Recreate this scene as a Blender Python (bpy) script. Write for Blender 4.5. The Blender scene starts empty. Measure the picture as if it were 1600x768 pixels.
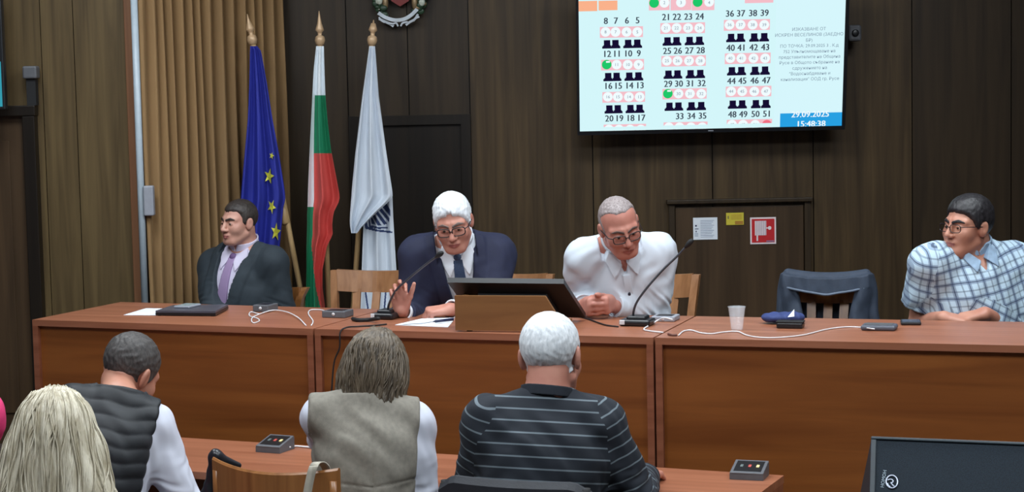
import bpy, bmesh, math, random
import numpy as np
from mathutils import Vector, Matrix

random.seed(7)
np.random.seed(7)
S = bpy.context.scene
COL = S.collection
R = math.radians

# ---------------------------------------------------------------- camera
FPX = 3000.0
CAM_Z = 2.10
PITCH = math.atan(254.0 / FPX)
ROLL = R(-1.2)
cam_d = bpy.data.cameras.new('camera')
cam_d.sensor_width = 36.0
cam_d.lens = FPX / 1600.0 * 36.0
cam_d.clip_end = 100
cam_o = bpy.data.objects.new('camera', cam_d)
COL.objects.link(cam_o)
CM = Matrix.Rotation(math.pi / 2 - PITCH, 4, 'X') @ Matrix.Rotation(ROLL, 4, 'Z')
cam_o.matrix_world = Matrix.Translation((0, 0, CAM_Z)) @ CM
S.camera = cam_o
CR = CM.to_3x3()

# ---------------------------------------------------------------- world, exposure
w = bpy.data.worlds.new('world'); S.world = w; w.use_nodes = True
w.node_tree.nodes['Background'].inputs[0].default_value = (0.80, 0.90, 1.0, 1)
w.node_tree.nodes['Background'].inputs[1].default_value = 0.10
S.view_settings.view_transform = 'Standard'
S.view_settings.look = 'None'
S.view_settings.exposure = 0.0
S.view_settings.gamma = 1.0
S.view_settings.use_curve_mapping = False

CEIL = 3.7
LAMP_POWER = 40.0
LAMPS = [(-1.9, 7.4), (0.1, 7.2), (2.1, 6.9), (-1.9, 4.6), (0.1, 4.4), (2.1, 4.2)]
LAMP_COLOR = (0.88, 0.95, 1.0)


def ray(px, py):
    return CR @ Vector(((px - 800.0) / FPX, -(py - 384.0) / FPX, -1.0))


def at(px, py, y):
    """the point of the room seen at (px, py), y metres in front of the camera"""
    d = ray(px, py)
    return Vector((0, 0, CAM_Z)) + d * (y / d.y)


def onz(px, py, z):
    """the point of the horizontal plane at height z seen at (px, py)"""
    d = ray(px, py)
    return Vector((0, 0, CAM_Z)) + d * ((z - CAM_Z) / d.z)


# ---------------------------------------------------------------- materials
MATS = {}


def srgb(r, g, b):
    f = lambda c: ((c / 255.0) / 12.92) if c / 255.0 <= 0.04045 else (((c / 255.0) + 0.055) / 1.055) ** 2.4
    return (f(r), f(g), f(b), 1.0)


def nd(nt, t, **k):
    n = nt.nodes.new(t)
    for a, b in k.items():
        setattr(n, a, b)
    return n


def base_mat(name):
    m = bpy.data.materials.new(name); m.use_nodes = True
    nt = m.node_tree
    return m, nt, nt.nodes['Principled BSDF']


def mat(name, c, rough=0.5, var=0.12, scale=30.0, metal=0.0, bump=0.0, bscale=200.0, spec=0.5, emit=None, stretch=(1, 1, 1)):
    """plain procedural surface: colour varied a little by noise, optional fine bump"""
    if name in MATS: return MATS[name]
    m, nt, p = base_mat(name)
    tc = nd(nt, 'ShaderNodeTexCoord'); mp = nd(nt, 'ShaderNodeMapping'); mp.inputs['Scale'].default_value = stretch
    nt.links.new(tc.outputs['Object'], mp.inputs[0])
    n = nd(nt, 'ShaderNodeTexNoise'); n.inputs['Scale'].default_value = scale; n.inputs['Detail'].default_value = 3
    nt.links.new(mp.outputs[0], n.inputs['Vector'])
    r = nd(nt, 'ShaderNodeValToRGB')
    r.color_ramp.elements[0].position = 0.3; r.color_ramp.elements[1].position = 0.7
    r.color_ramp.elements[0].color = [c[i] * (1 - var) for i in range(3)] + [1]
    r.color_ramp.elements[1].color = [min(1, c[i] * (1 + var)) for i in range(3)] + [1]
    nt.links.new(n.outputs['Fac'], r.inputs[0]); nt.links.new(r.outputs[0], p.inputs['Base Color'])
    p.inputs['Roughness'].default_value = rough; p.inputs['Metallic'].default_value = metal
    p.inputs['Specular IOR Level'].default_value = spec
    if bump:
        n2 = nd(nt, 'ShaderNodeTexNoise'); n2.inputs['Scale'].default_value = bscale
        nt.links.new(mp.outputs[0], n2.inputs['Vector'])
        b = nd(nt, 'ShaderNodeBump'); b.inputs['Strength'].default_value = bump; b.inputs['Distance'].default_value = 0.002
        nt.links.new(n2.outputs['Fac'], b.inputs['Height']); nt.links.new(b.outputs[0], p.inputs['Normal'])
    if emit:
        p.inputs['Emission Color'].default_value = emit[0]; p.inputs['Emission Strength'].default_value = emit[1]
    MATS[name] = m
    return m


def wood(name, dark, light, axis='x', scale=3.0, rough=0.35, stretch=14.0, spec=0.4, rot=0.0):
    if name in MATS: return MATS[name]
    m, nt, p = base_mat(name)
    tc = nd(nt, 'ShaderNodeTexCoord')
    mp = nd(nt, 'ShaderNodeMapping')
    s = [stretch] * 3; s['xyz'.index(axis)] = 0.6
    mp.inputs['Scale'].default_value = s
    rt = nd(nt, 'ShaderNodeMapping'); rt.inputs['Rotation'].default_value = (0, 0, rot)
    nt.links.new(tc.outputs['Object'], rt.inputs[0]); nt.links.new(rt.outputs[0], mp.inputs[0])
    n = nd(nt, 'ShaderNodeTexNoise'); n.inputs['Scale'].default_value = scale; n.inputs['Detail'].default_value = 6
    n.inputs['Distortion'].default_value = 0.6
    nt.links.new(mp.outputs[0], n.inputs['Vector'])
    r = nd(nt, 'ShaderNodeValToRGB')
    r.color_ramp.elements[0].position = 0.32; r.color_ramp.elements[1].position = 0.70
    r.color_ramp.elements[0].color = dark; r.color_ramp.elements[1].color = light
    nt.links.new(n.outputs['Fac'], r.inputs[0]); nt.links.new(r.outputs[0], p.inputs['Base Color'])
    p.inputs['Roughness'].default_value = rough; p.inputs['Specular IOR Level'].default_value = spec
    MATS[name] = m
    return m


def glow(name, c, strength=1.0):
    if name in MATS: return MATS[name]
    m = bpy.data.materials.new(name); m.use_nodes = True
    nt = m.node_tree; nt.nodes.clear()
    e = nd(nt, 'ShaderNodeEmission'); e.inputs[0].default_value = c; e.inputs[1].default_value = strength
    o = nd(nt, 'ShaderNodeOutputMaterial'); nt.links.new(e.outputs[0], o.inputs[0])
    MATS[name] = m
    return m


# ---------------------------------------------------------------- object helpers
def tag(o, label=None, cat=None, group=None, kind=None):
    if label: o['label'] = label
    if cat: o['category'] = cat
    if group: o['group'] = group
    if kind: o['kind'] = kind
    return o


def thing(name, label, cat, loc=(0, 0, 0), group=None, rz=0.0):
    o = bpy.data.objects.new(name, None); COL.objects.link(o)
    o.empty_display_size = 0.05
    o.location = loc; o.rotation_euler = (0, 0, rz)
    return tag(o, label, cat, group)


def link(name, me, mats, parent=None):
    o = bpy.data.objects.new(name, me); COL.objects.link(o)
    for m in (mats if isinstance(mats, (list, tuple)) else [mats]):
        me.materials.append(m)
    if parent: o.parent = parent
    return o


class MB:
    """collects boxes, tubes, prisms and lofts into one mesh"""
    def __init__(s): s.v = []; s.f = []; s.mi = []; s.sm = []

    def add(s, v, f, mi=0, smooth=False):
        n = len(s.v); s.v += [tuple(p) for p in v]
        s.f += [tuple(i + n for i in q) for q in f]
        s.mi += [mi] * len(f); s.sm += [smooth] * len(f)
        return s

    def box(s, x0, x1, y0, y1, z0, z1, mi=0, M=None):
        v = [Vector(p) for p in ((x0, y0, z0), (x1, y0, z0), (x1, y1, z0), (x0, y1, z0), (x0, y0, z1), (x1, y0, z1), (x1, y1, z1), (x0, y1, z1))]
        if M: v = [M @ p for p in v]
        return s.add(v, [(3, 2, 1, 0), (4, 5, 6, 7), (0, 1, 5, 4), (1, 2, 6, 5), (2, 3, 7, 6), (3, 0, 4, 7)], mi)

    def rbox(s, x0, x1, y0, y1, z0, z1, r=0.004, mi=0, M=None, seg=2):
        bm = bmesh.new()
        bmesh.ops.create_cube(bm, size=1)
        for v in bm.verts:
            v.co = Vector(((x0 + x1) / 2 + v.co.x * (x1 - x0), (y0 + y1) / 2 + v.co.y * (y1 - y0), (z0 + z1) / 2 + v.co.z * (z1 - z0)))
        bmesh.ops.bevel(bm, geom=bm.edges[:], offset=r, segments=seg, affect='EDGES', profile=0.5)
        bm.verts.index_update()
        v = [M @ q.co if M else q.co.copy() for q in bm.verts]
        s.add(v, [[q.index for q in f.verts] for f in bm.faces], mi, False)
        bm.free()
        return s

    def prism(s, poly, z0, z1, mi=0, M=None):
        n = len(poly)
        v = [Vector((p[0], p[1], z0)) for p in poly] + [Vector((p[0], p[1], z1)) for p in poly]
        if M: v = [M @ p for p in v]
        f = [tuple(reversed(range(n))), tuple(range(n, 2 * n))] + [(i, (i + 1) % n, n + (i + 1) % n, n + i) for i in range(n)]
        return s.add(v, f, mi)

    def tube(s, pts, r, n=8, mi=0, closed=False, smooth=True):
        pts = [Vector(p) for p in pts]; k = len(pts)
        rr = r if isinstance(r, (list, tuple)) else [r] * k
        V = []; F = []
        ref = None
        for i, p in enumerate(pts):
            if closed: t = pts[(i + 1) % k] - pts[i - 1]
            else: t = pts[min(i + 1, k - 1)] - pts[max(i - 1, 0)]
            if t.length < 1e-9: t = Vector((0, 0, 1))
            t.normalize()
            if ref is None:
                ref = t.orthogonal().normalized()
            else:
                ref = ref - t * ref.dot(t)
                if ref.length < 1e-6: ref = t.orthogonal()
                ref.normalize()
            b = t.cross(ref)
            for j in range(n):
                a = 2 * math.pi * j / n
                V.append(p + (ref * math.cos(a) + b * math.sin(a)) * rr[i])
        for i in range(k if closed else k - 1):
            a0 = i * n; b0 = ((i + 1) % k) * n
            for j in range(n):
                F.append((a0 + j, a0 + (j + 1) % n, b0 + (j + 1) % n, b0 + j))
        if not closed:
            F.append(tuple(reversed(range(n)))); F.append(tuple(range((k - 1) * n, k * n)))
        return s.add(V, F, mi, smooth)

    def lathe(s, prof, origin, axis=(0, 0, 1), n=20, mi=0, smooth=True):
        ax = Vector(axis).normalized(); u = ax.orthogonal().normalized(); w_ = ax.cross(u); o = Vector(origin)
        V = []; F = []
        for (r, z) in prof:
            for j in range(n):
                a = 2 * math.pi * j / n
                V.append(o + ax * z + (u * math.cos(a) + w_ * math.sin(a)) * max(r, 1e-4))
        for i in range(len(prof) - 1):
            for j in range(n):
                F.append((i * n + j, i * n + (j + 1) % n, (i + 1) * n + (j + 1) % n, (i + 1) * n + j))
        F.append(tuple(reversed(range(n)))); F.append(tuple(range((len(prof) - 1) * n, len(prof) * n)))
        return s.add(V, F, mi, smooth)

    def ball(s, c, r, mi=0, n=12):
        rr = r if isinstance(r, (list, tuple)) else (r, r, r)
        V = []; F = []
        for i in range(n + 1):
            th = math.pi * i / n
            for j in range(2 * n):
                a = math.pi * j / n
                V.append((c[0] + rr[0] * math.sin(th) * math.cos(a), c[1] + rr[1] * math.sin(th) * math.sin(a), c[2] + rr[2] * math.cos(th)))
        m_ = 2 * n
        for i in range(n):
            for j in range(m_):
                F.append((i * m_ + j, (i + 1) * m_ + j, (i + 1) * m_ + (j + 1) % m_, i * m_ + (j + 1) % m_))
        return s.add(V, F, mi, True)

    def build(s, name, mats, parent=None, offset=None):
        me = bpy.data.meshes.new(name)
        off = Vector(offset) if offset is not None else Vector((0, 0, 0))
        me.from_pydata([tuple(Vector(p) - off) for p in s.v], [], s.f)
        me.polygons.foreach_set('material_index', s.mi)
        me.polygons.foreach_set('use_smooth', s.sm)
        me.validate(); me.update()
        return link(name, me, mats, parent)


def catmull(pts, n=8):
    pts = [Vector(p) for p in pts]
    P = [pts[0] * 2 - pts[1]] + pts + [pts[-1] * 2 - pts[-2]]
    out = []
    for i in range(1, len(P) - 2):
        p0, p1, p2, p3 = P[i - 1:i + 3]
        for k in range(n):
            t = k / n
            out.append(0.5 * ((2 * p1) + (p2 - p0) * t + (2 * p0 - 5 * p1 + 4 * p2 - p3) * t * t + (3 * p1 - p0 - 3 * p2 + p3) * t ** 3))
    out.append(pts[-1])
    return out


_tc = {}


def text_geo(body, size=1.0):
    """flat glyph outlines of the built-in font, centred on the origin (x right, y up)"""
    key = (body, size)
    if key in _tc: return _tc[key]
    cu = bpy.data.curves.new('glyphs', 'FONT'); cu.body = body; cu.size = size
    cu.align_x = 'CENTER'; cu.align_y = 'CENTER'; cu.resolution_u = 2
    ob = bpy.data.objects.new('glyphs', cu); COL.objects.link(ob)
    dg = bpy.context.evaluated_depsgraph_get()
    me = ob.evaluated_get(dg).to_mesh()
    v = [tuple(q.co) for q in me.vertices]; f = [tuple(q.vertices) for q in me.polygons]
    ob.evaluated_get(dg).to_mesh_clear()
    bpy.data.objects.remove(ob); bpy.data.curves.remove(cu)
    _tc[key] = (v, f)
    return v, f


# ---------------------------------------------------------------- implicit surfaces (bodies, clothes, hair)
def A3(p): return np.array(p, dtype=np.float32)


def smin(a, b, k):
    h = np.clip(0.5 + 0.5 * (b - a) / k, 0, 1)
    return b * (1 - h) + a * h - k * h * (1 - h)


def smax(a, b, k): return -smin(-a, -b, k)


def cap(P, a, b, ra, rb=None):
    rb = ra if rb is None else rb
    a = A3(a); b = A3(b); ab = b - a; L = float(ab @ ab) + 1e-9
    t = np.clip(((P - a) @ ab) / L, 0, 1)
    d = P - a - t[:, None] * ab
    return np.sqrt((d * d).sum(1)) - (ra + (rb - ra) * t)


def ell(P, c, r, ax=None):
    d = P - A3(c)
    if ax is not None: d = d @ np.array(ax, dtype=np.float32).T
    r = A3(r)
    q = d / r; k0 = np.sqrt((q * q).sum(1)); q2 = d / (r * r); k1 = np.sqrt((q2 * q2).sum(1)) + 1e-9
    return np.where(k0 < 0.02, -r.min(), k0 * (k0 - 1) / k1)


def sph(P, c, r):
    d = P - A3(c)
    return np.sqrt((d * d).sum(1)) - r


def rbx(P, c, h, r, ax=None):
    d = P - A3(c)
    if ax is not None: d = d @ np.array(ax, dtype=np.float32).T
    q = np.abs(d) - (A3(h) - r)
    return np.sqrt((np.maximum(q, 0) ** 2).sum(1)) + np.minimum(q.max(1), 0) - r


def union(parts, k):
    o = parts[0]
    for p in parts[1:]: o = smin(o, p, k)
    return o


def polygonise(fn, lo, hi, h):
    """surface nets over a sparse block grid -> verts, quads"""
    lo = A3(lo); hi = A3(hi); B = 6
    nb = np.maximum(np.ceil((hi - lo) / (h * B)).astype(int), 1)
    n = nb * B + 1
    ci = np.stack(np.meshgrid(*[np.arange(k) for k in nb], indexing='ij'), -1).reshape(-1, 3)
    cc = lo + (ci + 0.5).astype(np.float32) * (h * B)
    cv = fn(cc.astype(np.float32))
    V = np.ones(n, dtype=np.float32)
    sgn = np.where(cv < 0, -1, 1).astype(np.float32).reshape(nb)
    big = np.repeat(np.repeat(np.repeat(sgn, B, 0), B, 1), B, 2)
    V[:-1, :-1, :-1] = big
    act = np.abs(cv) < (0.8660254 * h * B * 1.45 + 1.5 * h)
    ai = ci[act]
    loc = np.stack(np.meshgrid(*[np.arange(B + 1)] * 3, indexing='ij'), -1).reshape(-1, 3)
    idx = (ai[:, None, :] * B + loc[None]).reshape(-1, 3)
    flat = np.unique(np.ravel_multi_index(idx.T, n))
    ii = np.stack(np.unravel_index(flat, n), 1)
    P = (lo + ii.astype(np.float32) * h).astype(np.float32)
    out = np.empty(len(P), dtype=np.float32)
    for s in range(0, len(P), 400000): out[s:s + 400000] = fn(P[s:s + 400000])
    V.reshape(-1)[flat] = out
    V[0] = np.maximum(V[0], 1e-4); V[-1] = np.maximum(V[-1], 1e-4); V[:, 0] = np.maximum(V[:, 0], 1e-4); V[:, -1] = np.maximum(V[:, -1], 1e-4)
    V[:, :, 0] = np.maximum(V[:, :, 0], 1e-4); V[:, :, -1] = np.maximum(V[:, :, -1], 1e-4)
    ins = V < 0
    cs = np.zeros(tuple(n - 1), dtype=np.int8)
    for dx in (0, 1):
        for dy in (0, 1):
            for dz in (0, 1):
                cs += ins[dx:n[0] - 1 + dx, dy:n[1] - 1 + dy, dz:n[2] - 1 + dz]
    am = (cs > 0) & (cs < 8)
    cells = np.argwhere(am)
    vid = np.full(am.shape, -1, dtype=np.int64); vid[am] = np.arange(len(cells))
    acc = np.zeros((len(cells), 3)); cnt = np.zeros(len(cells))
    corners = [(0, 0, 0), (1, 0, 0), (0, 1, 0), (1, 1, 0), (0, 0, 1), (1, 0, 1), (0, 1, 1), (1, 1, 1)]
    cvs = [V[cells[:, 0] + c[0], cells[:, 1] + c[1], cells[:, 2] + c[2]] for c in corners]
    for a in range(8):
        for b in range(a + 1, 8):
            if sum(abs(corners[a][k] - corners[b][k]) for k in range(3)) != 1: continue
            va, vb = cvs[a], cvs[b]; m = (va < 0) != (vb < 0)
            t = np.where(m, va / (va - vb + 1e-12), 0)
            p = np.array(corners[a]) + t[:, None] * (np.array(corners[b]) - np.array(corners[a]))
            acc += p * m[:, None]; cnt += m
    verts = (lo + (cells + acc / np.maximum(cnt, 1)[:, None]) * h).astype(np.float32)
    e = np.float32(h * 0.35)
    for _ in range(1):
        f0 = fn(verts)
        g = np.stack([fn(verts + A3(np.eye(3)[k] * e)) - fn(verts - A3(np.eye(3)[k] * e)) for k in range(3)], 1) / (2 * e)
        g2 = np.maximum((g * g).sum(1), 0.25)
        stp = np.clip(f0 / g2, -h, h)
        verts = verts - g * stp[:, None]
    quads = []
    for ax in range(3):
        o1, o2 = [(1, 2), (2, 0), (0, 1)][ax]
        sl0 = [slice(None)] * 3; sl1 = [slice(None)] * 3
        sl0[ax] = slice(0, n[ax] - 1); sl1[ax] = slice(1, n[ax])
        for o in (o1, o2):
            sl0[o] = slice(1, n[o] - 1); sl1[o] = slice(1, n[o] - 1)
        a = ins[tuple(sl0)]; b = ins[tuple(sl1)]
        for flip, m in ((False, a & ~b), (True, ~a & b)):
            w_ = np.argwhere(m)
            if len(w_) == 0: continue
            base = w_.copy(); base[:, o1] += 1; base[:, o2] += 1
            u1 = np.zeros(3, int); u1[o1] = 1; u2 = np.zeros(3, int); u2[o2] = 1
            q = [base - u1 - u2, base - u2, base, base - u1]
            q = [vid[k[:, 0], k[:, 1], k[:, 2]] for k in q]
            if flip: q = q[::-1]
            quads.append(np.stack(q, 1))
    quads = np.concatenate(quads) if quads else np.zeros((0, 4), int)
    quads = quads[(quads >= 0).all(1)]
    return verts, quads


def sdf_obj(name, fn, lo, hi, h, mats, parent, origin, matfn=None, pat=None, keep=True):
    v, q = polygonise(fn, lo, hi, h)
    me = bpy.data.meshes.new(name)
    me.vertices.add(len(v)); me.vertices.foreach_set('co', (v - A3(origin)).astype(np.float32).ravel())
    me.loops.add(len(q) * 4); me.loops.foreach_set('vertex_index', q.astype(np.int32).ravel())
    me.polygons.add(len(q))
    me.polygons.foreach_set('loop_start', np.arange(0, len(q) * 4, 4, dtype=np.int32))
    me.polygons.foreach_set('use_smooth', np.ones(len(q), dtype=bool))
    if matfn is not None:
        c = v[q].mean(1)
        me.polygons.foreach_set('material_index', matfn(c).astype(np.int32))
    if pat is not None:
        p1, p2, pw = pat(v)
        for nm_, arr in (('pat', p1), ('pat_sleeve', p2)):
            at_ = me.attributes.new(nm_, 'FLOAT_VECTOR', 'POINT')
            at_.data.foreach_set('vector', arr.astype(np.float32).ravel())
        at_ = me.attributes.new('sleeve', 'FLOAT', 'POINT'); at_.data.foreach_set('value', pw.astype(np.float32))
    me.update(calc_edges=True)
    return link(name, me, mats, parent)

# ================================================================ materials of the place
W_TOP = wood('cherry_top', srgb(138, 84, 60), srgb(164, 106, 79), 'x', 2.2, 0.36, 12, 0.45, R(20))
W_RIM = wood('cherry_edge', srgb(124, 72, 50), srgb(148, 91, 67), 'x', 2.2, 0.4, 12, 0.35, R(20))
W_PANEL = wood('cherry_panel', srgb(113, 61, 25), srgb(146, 86, 39), 'x', 1.3, 0.42, 9, 0.35, R(20))
W_CHAIR = wood('beech', srgb(130, 87, 54), srgb(160, 113, 76), 'z', 3, 0.3, 12, 0.5)
W_CHAIR2 = wood('dark_beech', srgb(124, 78, 40), srgb(156, 104, 58), 'z', 3, 0.32, 12, 0.5)
W_WALN = wood('walnut', srgb(56, 43, 27), srgb(82, 65, 42), 'z', 2.0, 0.45, 12, 0.3)
W_WALN2 = wood('walnut_dark_shaded', srgb(42, 32, 21), srgb(60, 47, 31), 'z', 2.0, 0.45, 12, 0.3)  # darker walnut; on the left back-wall panels it stands in for shade
W_WALN3 = wood('walnut_pale', srgb(74, 60, 38), srgb(102, 85, 56), 'z', 2.0, 0.45, 12, 0.3)
W_DOOR = wood('door_walnut', srgb(22, 17, 13), srgb(33, 26, 19), 'z', 2.0, 0.4, 12, 0.3)
W_HATCH = wood('hatch_walnut', srgb(58, 44, 30), srgb(78, 60, 42), 'z', 1.6, 0.42, 12, 0.3)
W_TRIM = wood('red_trim', srgb(112, 76, 52), srgb(134, 94, 66), 'z', 2.0, 0.4, 12, 0.35)
W_BOX = wood('riser_wood', srgb(122, 82, 48), srgb(136, 94, 56), 'x', 1.8, 0.45, 12, 0.3, R(20))
M_BLACK = mat('black_plastic', srgb(22, 24, 28), 0.35, 0.1)
M_BLACKM = mat('matt_black', srgb(18, 19, 22), 0.7, 0.1)
M_GREYP = mat('grey_plastic', srgb(90, 92, 97), 0.45, 0.06)
M_LGREY = mat('light_grey_plastic', srgb(150, 154, 164), 0.45, 0.05)
M_WHITE = mat('white_plastic', srgb(222, 224, 228), 0.4, 0.03)
M_PAPER = mat('paper', srgb(232, 238, 246), 0.7, 0.02)
M_STEEL = mat('brushed_steel', srgb(170, 174, 180), 0.3, 0.05, metal=1.0)
M_CONDUIT = mat('conduit_white', srgb(176, 190, 200), 0.35, 0.04)
M_GOLD = mat('pale_gilt', srgb(196, 164, 128), 0.4, 0.08, metal=0.15)
M_POLE = wood('pole_wood', srgb(150, 122, 84), srgb(186, 156, 112), 'z', 3, 0.4, 10, 0.4)
M_CARPET = mat('carpet', srgb(74, 62, 54), 0.9, 0.25, 60, bump=0.4)
M_PLASTER = mat('plaster', srgb(150, 146, 138), 0.8, 0.05, 8)
M_CURTAIN = mat('curtain_cloth', srgb(140, 110, 72), 0.8, 0.10, 5, bump=0.3, bscale=500, stretch=(1, 1, 0.15))
M_LAMP = glow('lamp_diffuser', (0.9, 0.96, 1, 1), 5.0)

POD = 0.40      # platform
TOP = 1.15      # head table top
LOW = 0.75      # front table top
YW = 10.10      # back wall
YL = 9.30       # left panelled wall

# ================================================================ room shell
m = MB(); m.box(-4.2, 4.4, -1.0, 10.6, -0.12, 0.0)
tag(m.build('floor', M_CARPET), kind='structure')
m = MB(); m.box(-4.2, 4.4, -1.0, 10.6, CEIL, CEIL + 0.12)
tag(m.build('ceiling', M_PLASTER), kind='structure')


def wx(px, y, z=1.9):
    """x of the point at depth y and height z that lies at image column px"""
    a = at(px, 0, y); b = at(px, 700, y)
    t = (z - a.z) / (b.z - a.z)
    return a.x + (b.x - a.x) * t


# back wall: walnut panels with narrow shadow gaps on a dark backing
m = MB()
XO0, XO1 = wx(545, YW), wx(735, YW)
ZO = at(640, 195, YW).z
seams = [wx(q, YW) for q in (428, 545, 640, 735, 925, 1112, 1270, 1425, 1580)] + [3.2, 3.9]
tone = {0: 1, 1: 1, 2: 1, 3: 0, 4: 0, 5: 0, 6: 0, 7: 1, 8: 1, 9: 1}  # left panels darker: the dimmer light there is put into the wood colour
m.box(-1.9, 4.2, YW + 0.02, YW + 0.16, 0.0, CEIL, 2)
for i in range(len(seams) - 1):
    x0, x1 = seams[i] + 0.003, seams[i + 1] - 0.003
    z0 = ZO + 0.05 if i in (1, 2) else 0.0
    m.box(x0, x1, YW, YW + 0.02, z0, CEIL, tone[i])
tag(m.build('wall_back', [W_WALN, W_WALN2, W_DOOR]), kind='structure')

# dark door set into the back wall
d = thing('door_2', loc=((XO0 + XO1) / 2, YW, POD), label=None, cat=None); tag(d, kind='structure')
o = Vector(d.location)
m = MB()
m.box(XO0 - 0.0, XO0 + 0.05, YW - 0.02, YW + 0.018, POD, ZO + 0.05)
m.box(XO1 - 0.05, XO1, YW - 0.02, YW + 0.018, POD, ZO + 0.05)
m.box(XO0 + 0.05, XO1 - 0.05, YW - 0.02, YW + 0.018, ZO, ZO + 0.05)
m.build('door_frame', W_DOOR, d, o)
m = MB(); m.box(XO0 + 0.05, XO1 - 0.05, YW + 0.003, YW + 0.018, POD, ZO)
lf = m.build('door_leaf', W_DOOR, d, o)
m = MB(); m.tube([(XO0 + 0.10, YW + 0.005, 1.25), (XO0 + 0.10, YW - 0.045, 1.25), (XO0 + 0.21, YW - 0.045, 1.25)], 0.009)
m.build('door_handle', M_STEEL, lf, o)

# left: panelled wall nearer to the camera, angled return behind the curtain
XL1 = wx(203, YL, 1.9)
m = MB()
m.box(-4.2, XL1, YL + 0.02, YL + 0.14, 0, CEIL, 2)
ls = [-4.2, -3.3, wx(70, YL), wx(121, YL), XL1]
for i in range(4):
    m.box(ls[i] + 0.002, ls[i + 1] - 0.002, YL, YL + 0.02, 0, CEIL, 0 if i == 3 else 1)
m.prism([(XL1, YL + 0.10), (XL1 + 0.05, YL + 0.06), (wx(428, YW) + 0.02, YW + 0.10), (wx(428, YW) - 0.03, YW + 0.14)], 0, CEIL, 2)
tag(m.build('wall_left', [W_WALN3, W_WALN3, W_DOOR]), kind='structure')
m = MB(); m.rbox(XL1 - 0.005, XL1 + 0.045, YL - 0.025, YL + 0.05, 0, CEIL, 0.004)
tag(m.build('trim_1', W_TRIM), kind='structure')
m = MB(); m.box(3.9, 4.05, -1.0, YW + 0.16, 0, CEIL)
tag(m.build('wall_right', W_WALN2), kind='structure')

# left door
d = thing('door_1', None, None, (wx(0, YL) - 0.35, YL - 0.02, POD)); tag(d, kind='structure')
o = Vector(d.location)
XJ = wx(60, YL, 1.55); ZJ = at(30, 181, YL).z
m = MB()
m.rbox(XJ - 0.045, XJ + 0.015, YL - 0.07, YL - 0.001, 0, ZJ, 0.004)
m.rbox(XJ - 1.05, XJ - 0.99, YL - 0.07, YL - 0.001, 0, ZJ, 0.004)
m.rbox(XJ - 1.05, XJ + 0.02, YL - 0.075, YL - 0.001, ZJ, ZJ + 0.05, 0.004)
m.build('door_frame', W_DOOR, d, o)
m = MB(); m.box(XJ - 0.99, XJ - 0.045, YL - 0.03, YL - 0.001, 0.0, ZJ)
m.rbox(XJ - 0.88, XJ - 0.12, YL - 0.038, YL - 0.03, 0.55, ZJ - 0.12, 0.003)
lf = m.build('door_leaf', W_HATCH, d, o)
m = MB(); m.tube([(XJ - 0.93, YL - 0.03, 1.4), (XJ - 0.93, YL - 0.08, 1.4), (XJ - 0.82, YL - 0.08, 1.4)], 0.009)
m.build('door_handle', M_STEEL, lf, o)

# head-table platform
m = MB()
PF = [Vector((-3.4, 8.45)), Vector((-1.95, 7.98)), Vector((-0.75, 7.50)), Vector((0.5, 7.03)), Vector((1.75, 6.62)), Vector((3.9, 5.9))]
m.prism([tuple(p) for p in PF] + [(3.9, YW - 0.005), (-1.22, YW - 0.005), (-1.79, YL - 0.03), (-3.4, YL - 0.005)], 0.0, POD)
tag(m.build('platform', M_CARPET), kind='structure')

# ceiling lamps
for i, (lx, ly) in enumerate(LAMPS):
    lm = thing('ceiling_light', 'square ceiling light panel with white metal rim over the hall', 'ceiling light', (lx, ly, CEIL), 'ceiling light panels')
    m = MB(); W2 = 0.60
    for a, b, c, e in ((-W2, W2, -W2, -W2 + 0.03), (-W2, W2, W2 - 0.03, W2), (-W2, -W2 + 0.03, -W2 + 0.03, W2 - 0.03), (W2 - 0.03, W2, -W2 + 0.03, W2 - 0.03)):
        m.box(a, b, c, e, -0.05, 0)
    m.build('rim', M_WHITE, lm)
    m = MB(); m.box(-W2 + 0.03, W2 - 0.03, -W2 + 0.03, W2 - 0.03, -0.035, -0.01)
    m.build('diffuser', M_LAMP, lm)
    L = bpy.data.lights.new('lamp', 'AREA'); L.shape = 'SQUARE'; L.size = 1.1; L.energy = LAMP_POWER; L.color = LAMP_COLOR
    lo = bpy.data.objects.new('lamp', L); COL.objects.link(lo); lo.parent = lm; lo.location = (0, 0, -0.06)

# ================================================================ curtain
c0 = Vector((wx(214, YL - 0.02), YL - 0.02)); c1 = Vector((wx(438, YW - 0.06), YW - 0.06))
m = MB()
n = 420; du = (c1 - c0); nr = Vector((du.y, -du.x)).normalized()
Lc = du.length
prof = []
rc = random.Random(3)
for i in range(n + 1):
    s = i / n
    ph = 2 * math.pi * (15.0 * s + 0.35 * math.sin(5 * s) + 0.12 * math.sin(17 * s))
    amp = 0.032 * (0.55 if s < 0.16 else 1.0)
    if s < 0.2: ph *= 0.62 + 0.38 * s / 0.2
    a_ = amp * (math.sin(ph) + 0.25 * math.sin(2 * ph + 1))
    prof.append((s, a_))
V = []; F = []
NZ = 14
for k in range(NZ + 1):
    z = POD + 0.02 + (3.62 - POD) * k / NZ
    for side in (0, 1):
        for (s, a_) in prof:
            p = c0 + du * s + nr * (0.045 + a_ * (1.0 + 0.12 * math.sin(3 * z + 9 * s)) - side * 0.006)
            V.append((p.x + 0.004 * math.sin(2.1 * z + 30 * s), p.y, z))
rw = 2 * (n + 1)
for k in range(NZ):
    for i in range(n):
        a = k * rw + i; F.append((a, a + 1, a + 1 + rw, a + rw))
        b = a + n + 1; F.append((b + 1, b, b + rw, b + 1 + rw))
    for i in (0, n):
        a = k * rw + i; F.append((a, a + rw, a + rw + n + 1, a + n + 1) if i == 0 else (a, a + n + 1, a + rw + n + 1, a + rw))
m.add(V, F, 0, True)
tag(m.build('curtain', M_CURTAIN, None), 'tall tan pleated curtain hanging in the left corner of the room', 'curtain')

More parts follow.
